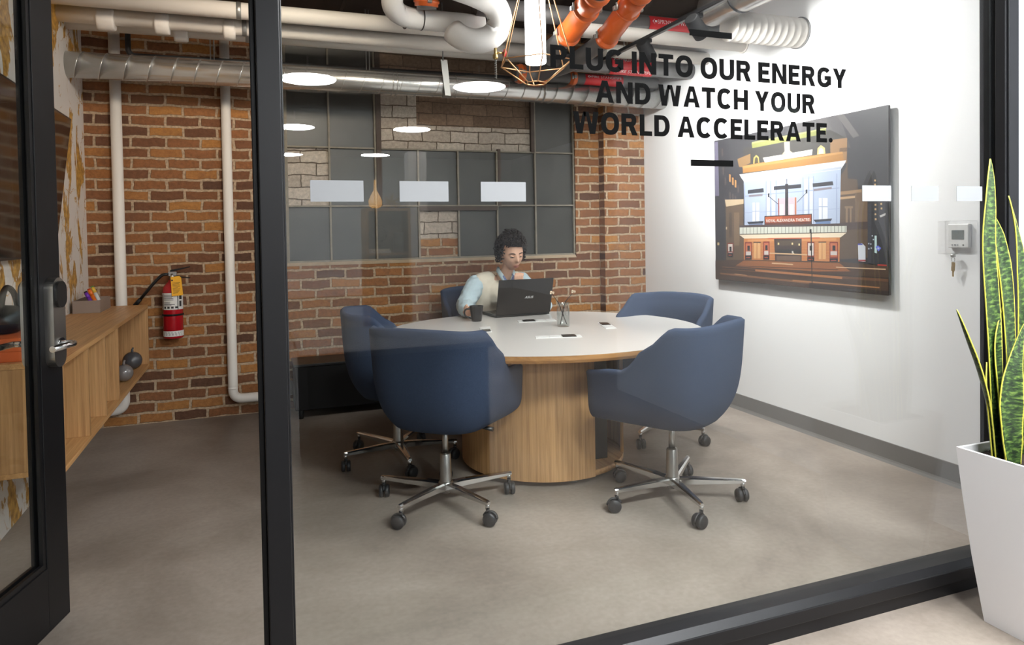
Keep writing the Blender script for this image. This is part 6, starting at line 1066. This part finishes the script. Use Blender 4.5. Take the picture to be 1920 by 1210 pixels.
# her left hand, a loose fist under the chin
FC = hp(0.0, -0.088, -0.112)+V((0.030, 0.002, -0.038)); ball(b, FC, 1, 3, 0, (0.026, 0.022, 0.040)); limb(b, WRL, FC+V((0.01, 0.0, -0.028)), 0.026, 0.026)
for k in range(4):
    x0 = FC+V((0.022-0.016*k, 0.0, 0.030-0.003*abs(k-1.3)))
    finger(b, [x0+V((0, 0.012, -0.012)), x0+V((-0.006, -0.014, 0.006)), x0+V((-0.020, -0.028, -0.006)), x0+V((-0.022, -0.026, -0.030)), x0+V((-0.010, -0.014, -0.036))], 0.0105, 0.0085)
finger(b, [FC+V((-0.012, -0.006, -0.020)), FC+V((-0.034, -0.020, -0.006)), FC+V((-0.040, -0.022, 0.016)), FC+V((-0.036, -0.014, 0.034))], 0.0115, 0.009)
fuse('body', b, 0.0042, MT['skin'], pe, 2, 0.4)
# face details
for s in (-1, 1):
    ey = hp(s*0.031, -0.0735, 0.003); b = NB(); ball(b, ey, 0.0118, 3); eo = obj('eye', b, MT['eye_white'], pe)
    b = NB(); ball(b, ey+HR @ V((0, -0.0082, -0.0042)), 0.0056, 2); obj('iris', b, MT['iris'], eo)
    b = NB(); sweep(b, [hp(s*(0.018+0.0045*k), -0.0835+0.0016*abs(k-2.2)**1.2, 0.0035+0.004*math.sin(PI*k/6)) for k in range(7)], [0.0012, 0.0045, 0.006, 0.0066, 0.006, 0.0045, 0.001], 8); obj('eyelid', b, MT['skin'], pe)
    b = NB(); sweep(b, [hp(s*(0.016+0.0045*k), -0.0878+0.0020*max(0, k-2)**1.25, -0.0030+0.0030*math.sin(PI*k/6)) for k in range(7)], [0.0010, 0.0018, 0.0022, 0.0022, 0.0022, 0.0018, 0.0010], 6); obj('lashes', b, MT['hair'], pe)
    b = NB(); sweep(b, [hp(s*(0.012+0.0068*k), -0.0935+0.0021*k**1.28, 0.020+0.006*math.sin(PI*(k+0.8)/7)) for k in range(7)], [0.002, 0.0034, 0.0036, 0.0034, 0.003, 0.0024, 0.001], 8); obj('eyebrow', b, MT['hair'], pe)
b = NB()
for zo, r, w in ((-0.0585, 0.0030, 0.0215), (-0.0665, 0.0040, 0.0180)):
    sweep(b, [hp(w*(k/4-1), -0.0925+0.0085*abs(k/4-1)**2, zo-0.002*math.cos(PI*(k/4-1))*0.4) for k in range(9)], [0.0008+r*math.sin(PI*k/8)**0.7 for k in range(9)], 10)
obj('lips', b, MT['lips'], pe)
# dark curly hair pinned up
b = NB(); rnd = random.Random(11)
def hair_r(d):
    """scalp shell in head space; the face is left free"""
    face = ss(0.25, 0.75, -d.y)*ss(0.62, 0.15, d.z)
    return face
for k in range(640):
    d = V((rnd.gauss(0, 1), rnd.gauss(0, 1), rnd.gauss(0, 1))).normalized()
    if d.z < -0.30 and d.y < 0.3: continue
    if d.y < -0.25 and d.z < 0.52: continue
    if d.z < -0.5: continue
    R0 = V((d.x*0.082, d.y*0.104+0.006, d.z*0.118+0.004)); big = 0.012+0.022*max(0, d.z)+0.012*max(0, d.y)
    c = R0+d*big*rnd.uniform(0.35, 1.0); x, y = basis(d+V((rnd.gauss(0, .6), rnd.gauss(0, .6), rnd.gauss(0, .6)))); rad = rnd.uniform(0.006, 0.014); ax = x.cross(y); tw = rnd.uniform(0.8, 1.6); n = 13
    sweep(b, [hp(*(c+x*rad*math.cos(tw*2*PI*q/n)+y*rad*math.sin(tw*2*PI*q/n)+ax*0.020*(q/n-0.5))) for q in range(n+1)], [0.0025]+[rnd.uniform(0.0030, 0.0050)]*(n-1)+[0.0015], 6)
for s in (-1, 1):
    for k in range(16):
        p = V((s*rnd.uniform(0.066, 0.088), rnd.uniform(-0.035, 0.05), rnd.uniform(-0.035, 0.05))); n = 12; tw = rnd.uniform(1.0, 1.8); rad = rnd.uniform(0.006, 0.012)
        sweep(b, [hp(*(p+V((rad*math.cos(tw*2*PI*q/n), rad*math.sin(tw*2*PI*q/n), -0.030*q/n)))) for q in range(n+1)], [0.004]*n+[0.001], 6)
for k in range(150):
    d = V((rnd.gauss(0, 1), abs(rnd.gauss(0.3, 0.8))-0.1, abs(rnd.gauss(0.5, 0.8)))).normalized(); p = V((d.x*0.098, d.y*0.115, d.z*0.128)); n = 8; e = V((rnd.gauss(0, .02), rnd.gauss(0, .02), rnd.gauss(0.005, .015)))
    sweep(b, [hp(*(p+d*0.025*q/n+e*math.sin(2.2*q/n))) for q in range(n+1)], 0.0009, 5)
nu, nv = 40, 26; rows = []
for j in range(nv+1):
    th = PI*0.64*j/nv; row = []
    for i in range(nu):
        ph = 2*PI*i/nu; d = V((math.sin(th)*math.sin(ph), -math.sin(th)*math.cos(ph), math.cos(th)))
        lim = 0.34 if d.y < 0 else 1
        f = 1.10 if not (d.y < -0.2 and d.z < 0.55) and not (d.z < -0.05 and d.y < 0.05) else 0.86
        row.append(b.verts.new(hp(d.x*0.074*f, d.y*0.097*f+0.004, d.z*0.114*f+0.003)))
    rows.append(row)
for p, q in zip(rows, rows[1:]):
    for i in range(nu):
        try: b.faces.new((p[i], p[(i+1) % nu], q[(i+1) % nu], q[i])).smooth = True
        except ValueError: pass
obj('hair', b, MT['hair'], pe)
# clothes
wr = lambda amp, sc: (lambda c: amp*noise.noise(c*sc))
b = NB(); chain(b, [((1.70, 4.93, 0.60), 0.155), ((1.71, 4.92, 0.72), 0.135), ((1.73, 4.87, 0.84), 0.138)])
for s in (-1, 1): chain(b, [((1.70+s*0.07, 4.93, 0.60), 0.118), ((1.71+s*0.075, 4.90, 0.74), 0.108), ((1.728+s*0.085, 4.845, 0.87), 0.100), ((1.735+s*0.135, 4.825, 0.945), 0.074)]); limb(b, (1.735+s*0.09, 4.82, 0.965), (1.735+s*0.14, 4.83, 0.95), 0.066, 0.072)
limb(b, (1.745, 4.85, 0.90), (1.735, 4.80, 0.86), 0.105, 0.12)
fuse('vest', b, 0.009, MT['vest'], pe, 5, 0.5, wr(0.003, 9))
for (s_, e_, w_, nm) in ((SHR, ELR, WRR, -1), (SHL, ELL, WRL, 1)):
    b = NB(); sv = (V(s_)-V((1.735, 4.83, 0.93))).normalized(); mid = s_*0.5+e_*0.5
    chain(b, [(V(s_)-sv*0.03, 0.070), (V(s_), 0.072), (mid, 0.070), (e_, 0.064)]); f = 0.90 if nm < 0 else 0.82
    chain(b, [(e_, 0.064), (e_*0.45+w_*0.55, 0.056), (e_*(1-f)+w_*f, 0.042)])
    fuse('sleeve', b, 0.007, MT['shirt'], pe, 4, 0.5, lambda c: 0.0055*noise.noise(c*26)+0.004*noise.noise(V((c.x*14, c.y*14, c.z*60))))
b = NB(); q = WRL+(FC-WRL)*0.25; dd = (FC-WRL).normalized(); sweep(b, [q-dd*0.006, q+dd*0.006], 0.0305, 20); obj('bracelet', b, MT['silver_ink'], pe)
# shirt collar and the striped scarf ends at the neck
b = NB()
for s in (-1, 1):
    sweep(b, [V((1.760, 4.80, 1.045))+V((s*0.030, 0.02, 0.005)), V((1.760+s*0.056, 4.75, 1.035)), V((1.760+s*0.050, 4.695, 1.000)), V((1.757+s*0.024, 4.672, 0.955)), V((1.752+s*0.004, 4.672, 0.915))], [0.012, 0.016, 0.017, 0.017, 0.010], 10)
obj('collar', b, MT['shirt'], pe)
b = NB()
for s in (-1, 1):
    sweep(b, [V((1.760+s*0.045, 4.745, 1.035)), V((1.759+s*0.040, 4.680, 0.992)), V((1.756+s*0.014, 4.655, 0.945)), V((1.752+s*0.008, 4.66, 0.890)), V((1.750+s*0.016, 4.665, 0.84))], [0.007, 0.010, 0.011, 0.013, 0.012], 10)
obj('scarf', b, MT['scarf'], pe)
b = NB()
for s in (-1, 1): chain(b, [((1.70+s*0.08, 4.92, 0.56), 0.118), ((1.70+s*0.09, 4.88, 0.55), 0.102), ((1.70+s*0.11, 4.47, 0.523), 0.074), ((1.70+s*0.12, 4.46, 0.115), 0.056)])
fuse('trousers', b, 0.009, MT['trouser'], pe, 4)
for s in (-1, 1):
    b = NB(); chain(b, [((1.70+s*0.12, 4.475, 0.052), 0.047), ((1.705+s*0.125, 4.39, 0.040), 0.040), ((1.71+s*0.13, 4.31, 0.034), 0.033)])
    for v in b.verts: v.co.z = max(v.co.z, 0.002)
    fuse('shoe', b, 0.006, MT['shoe'], pe, 3)
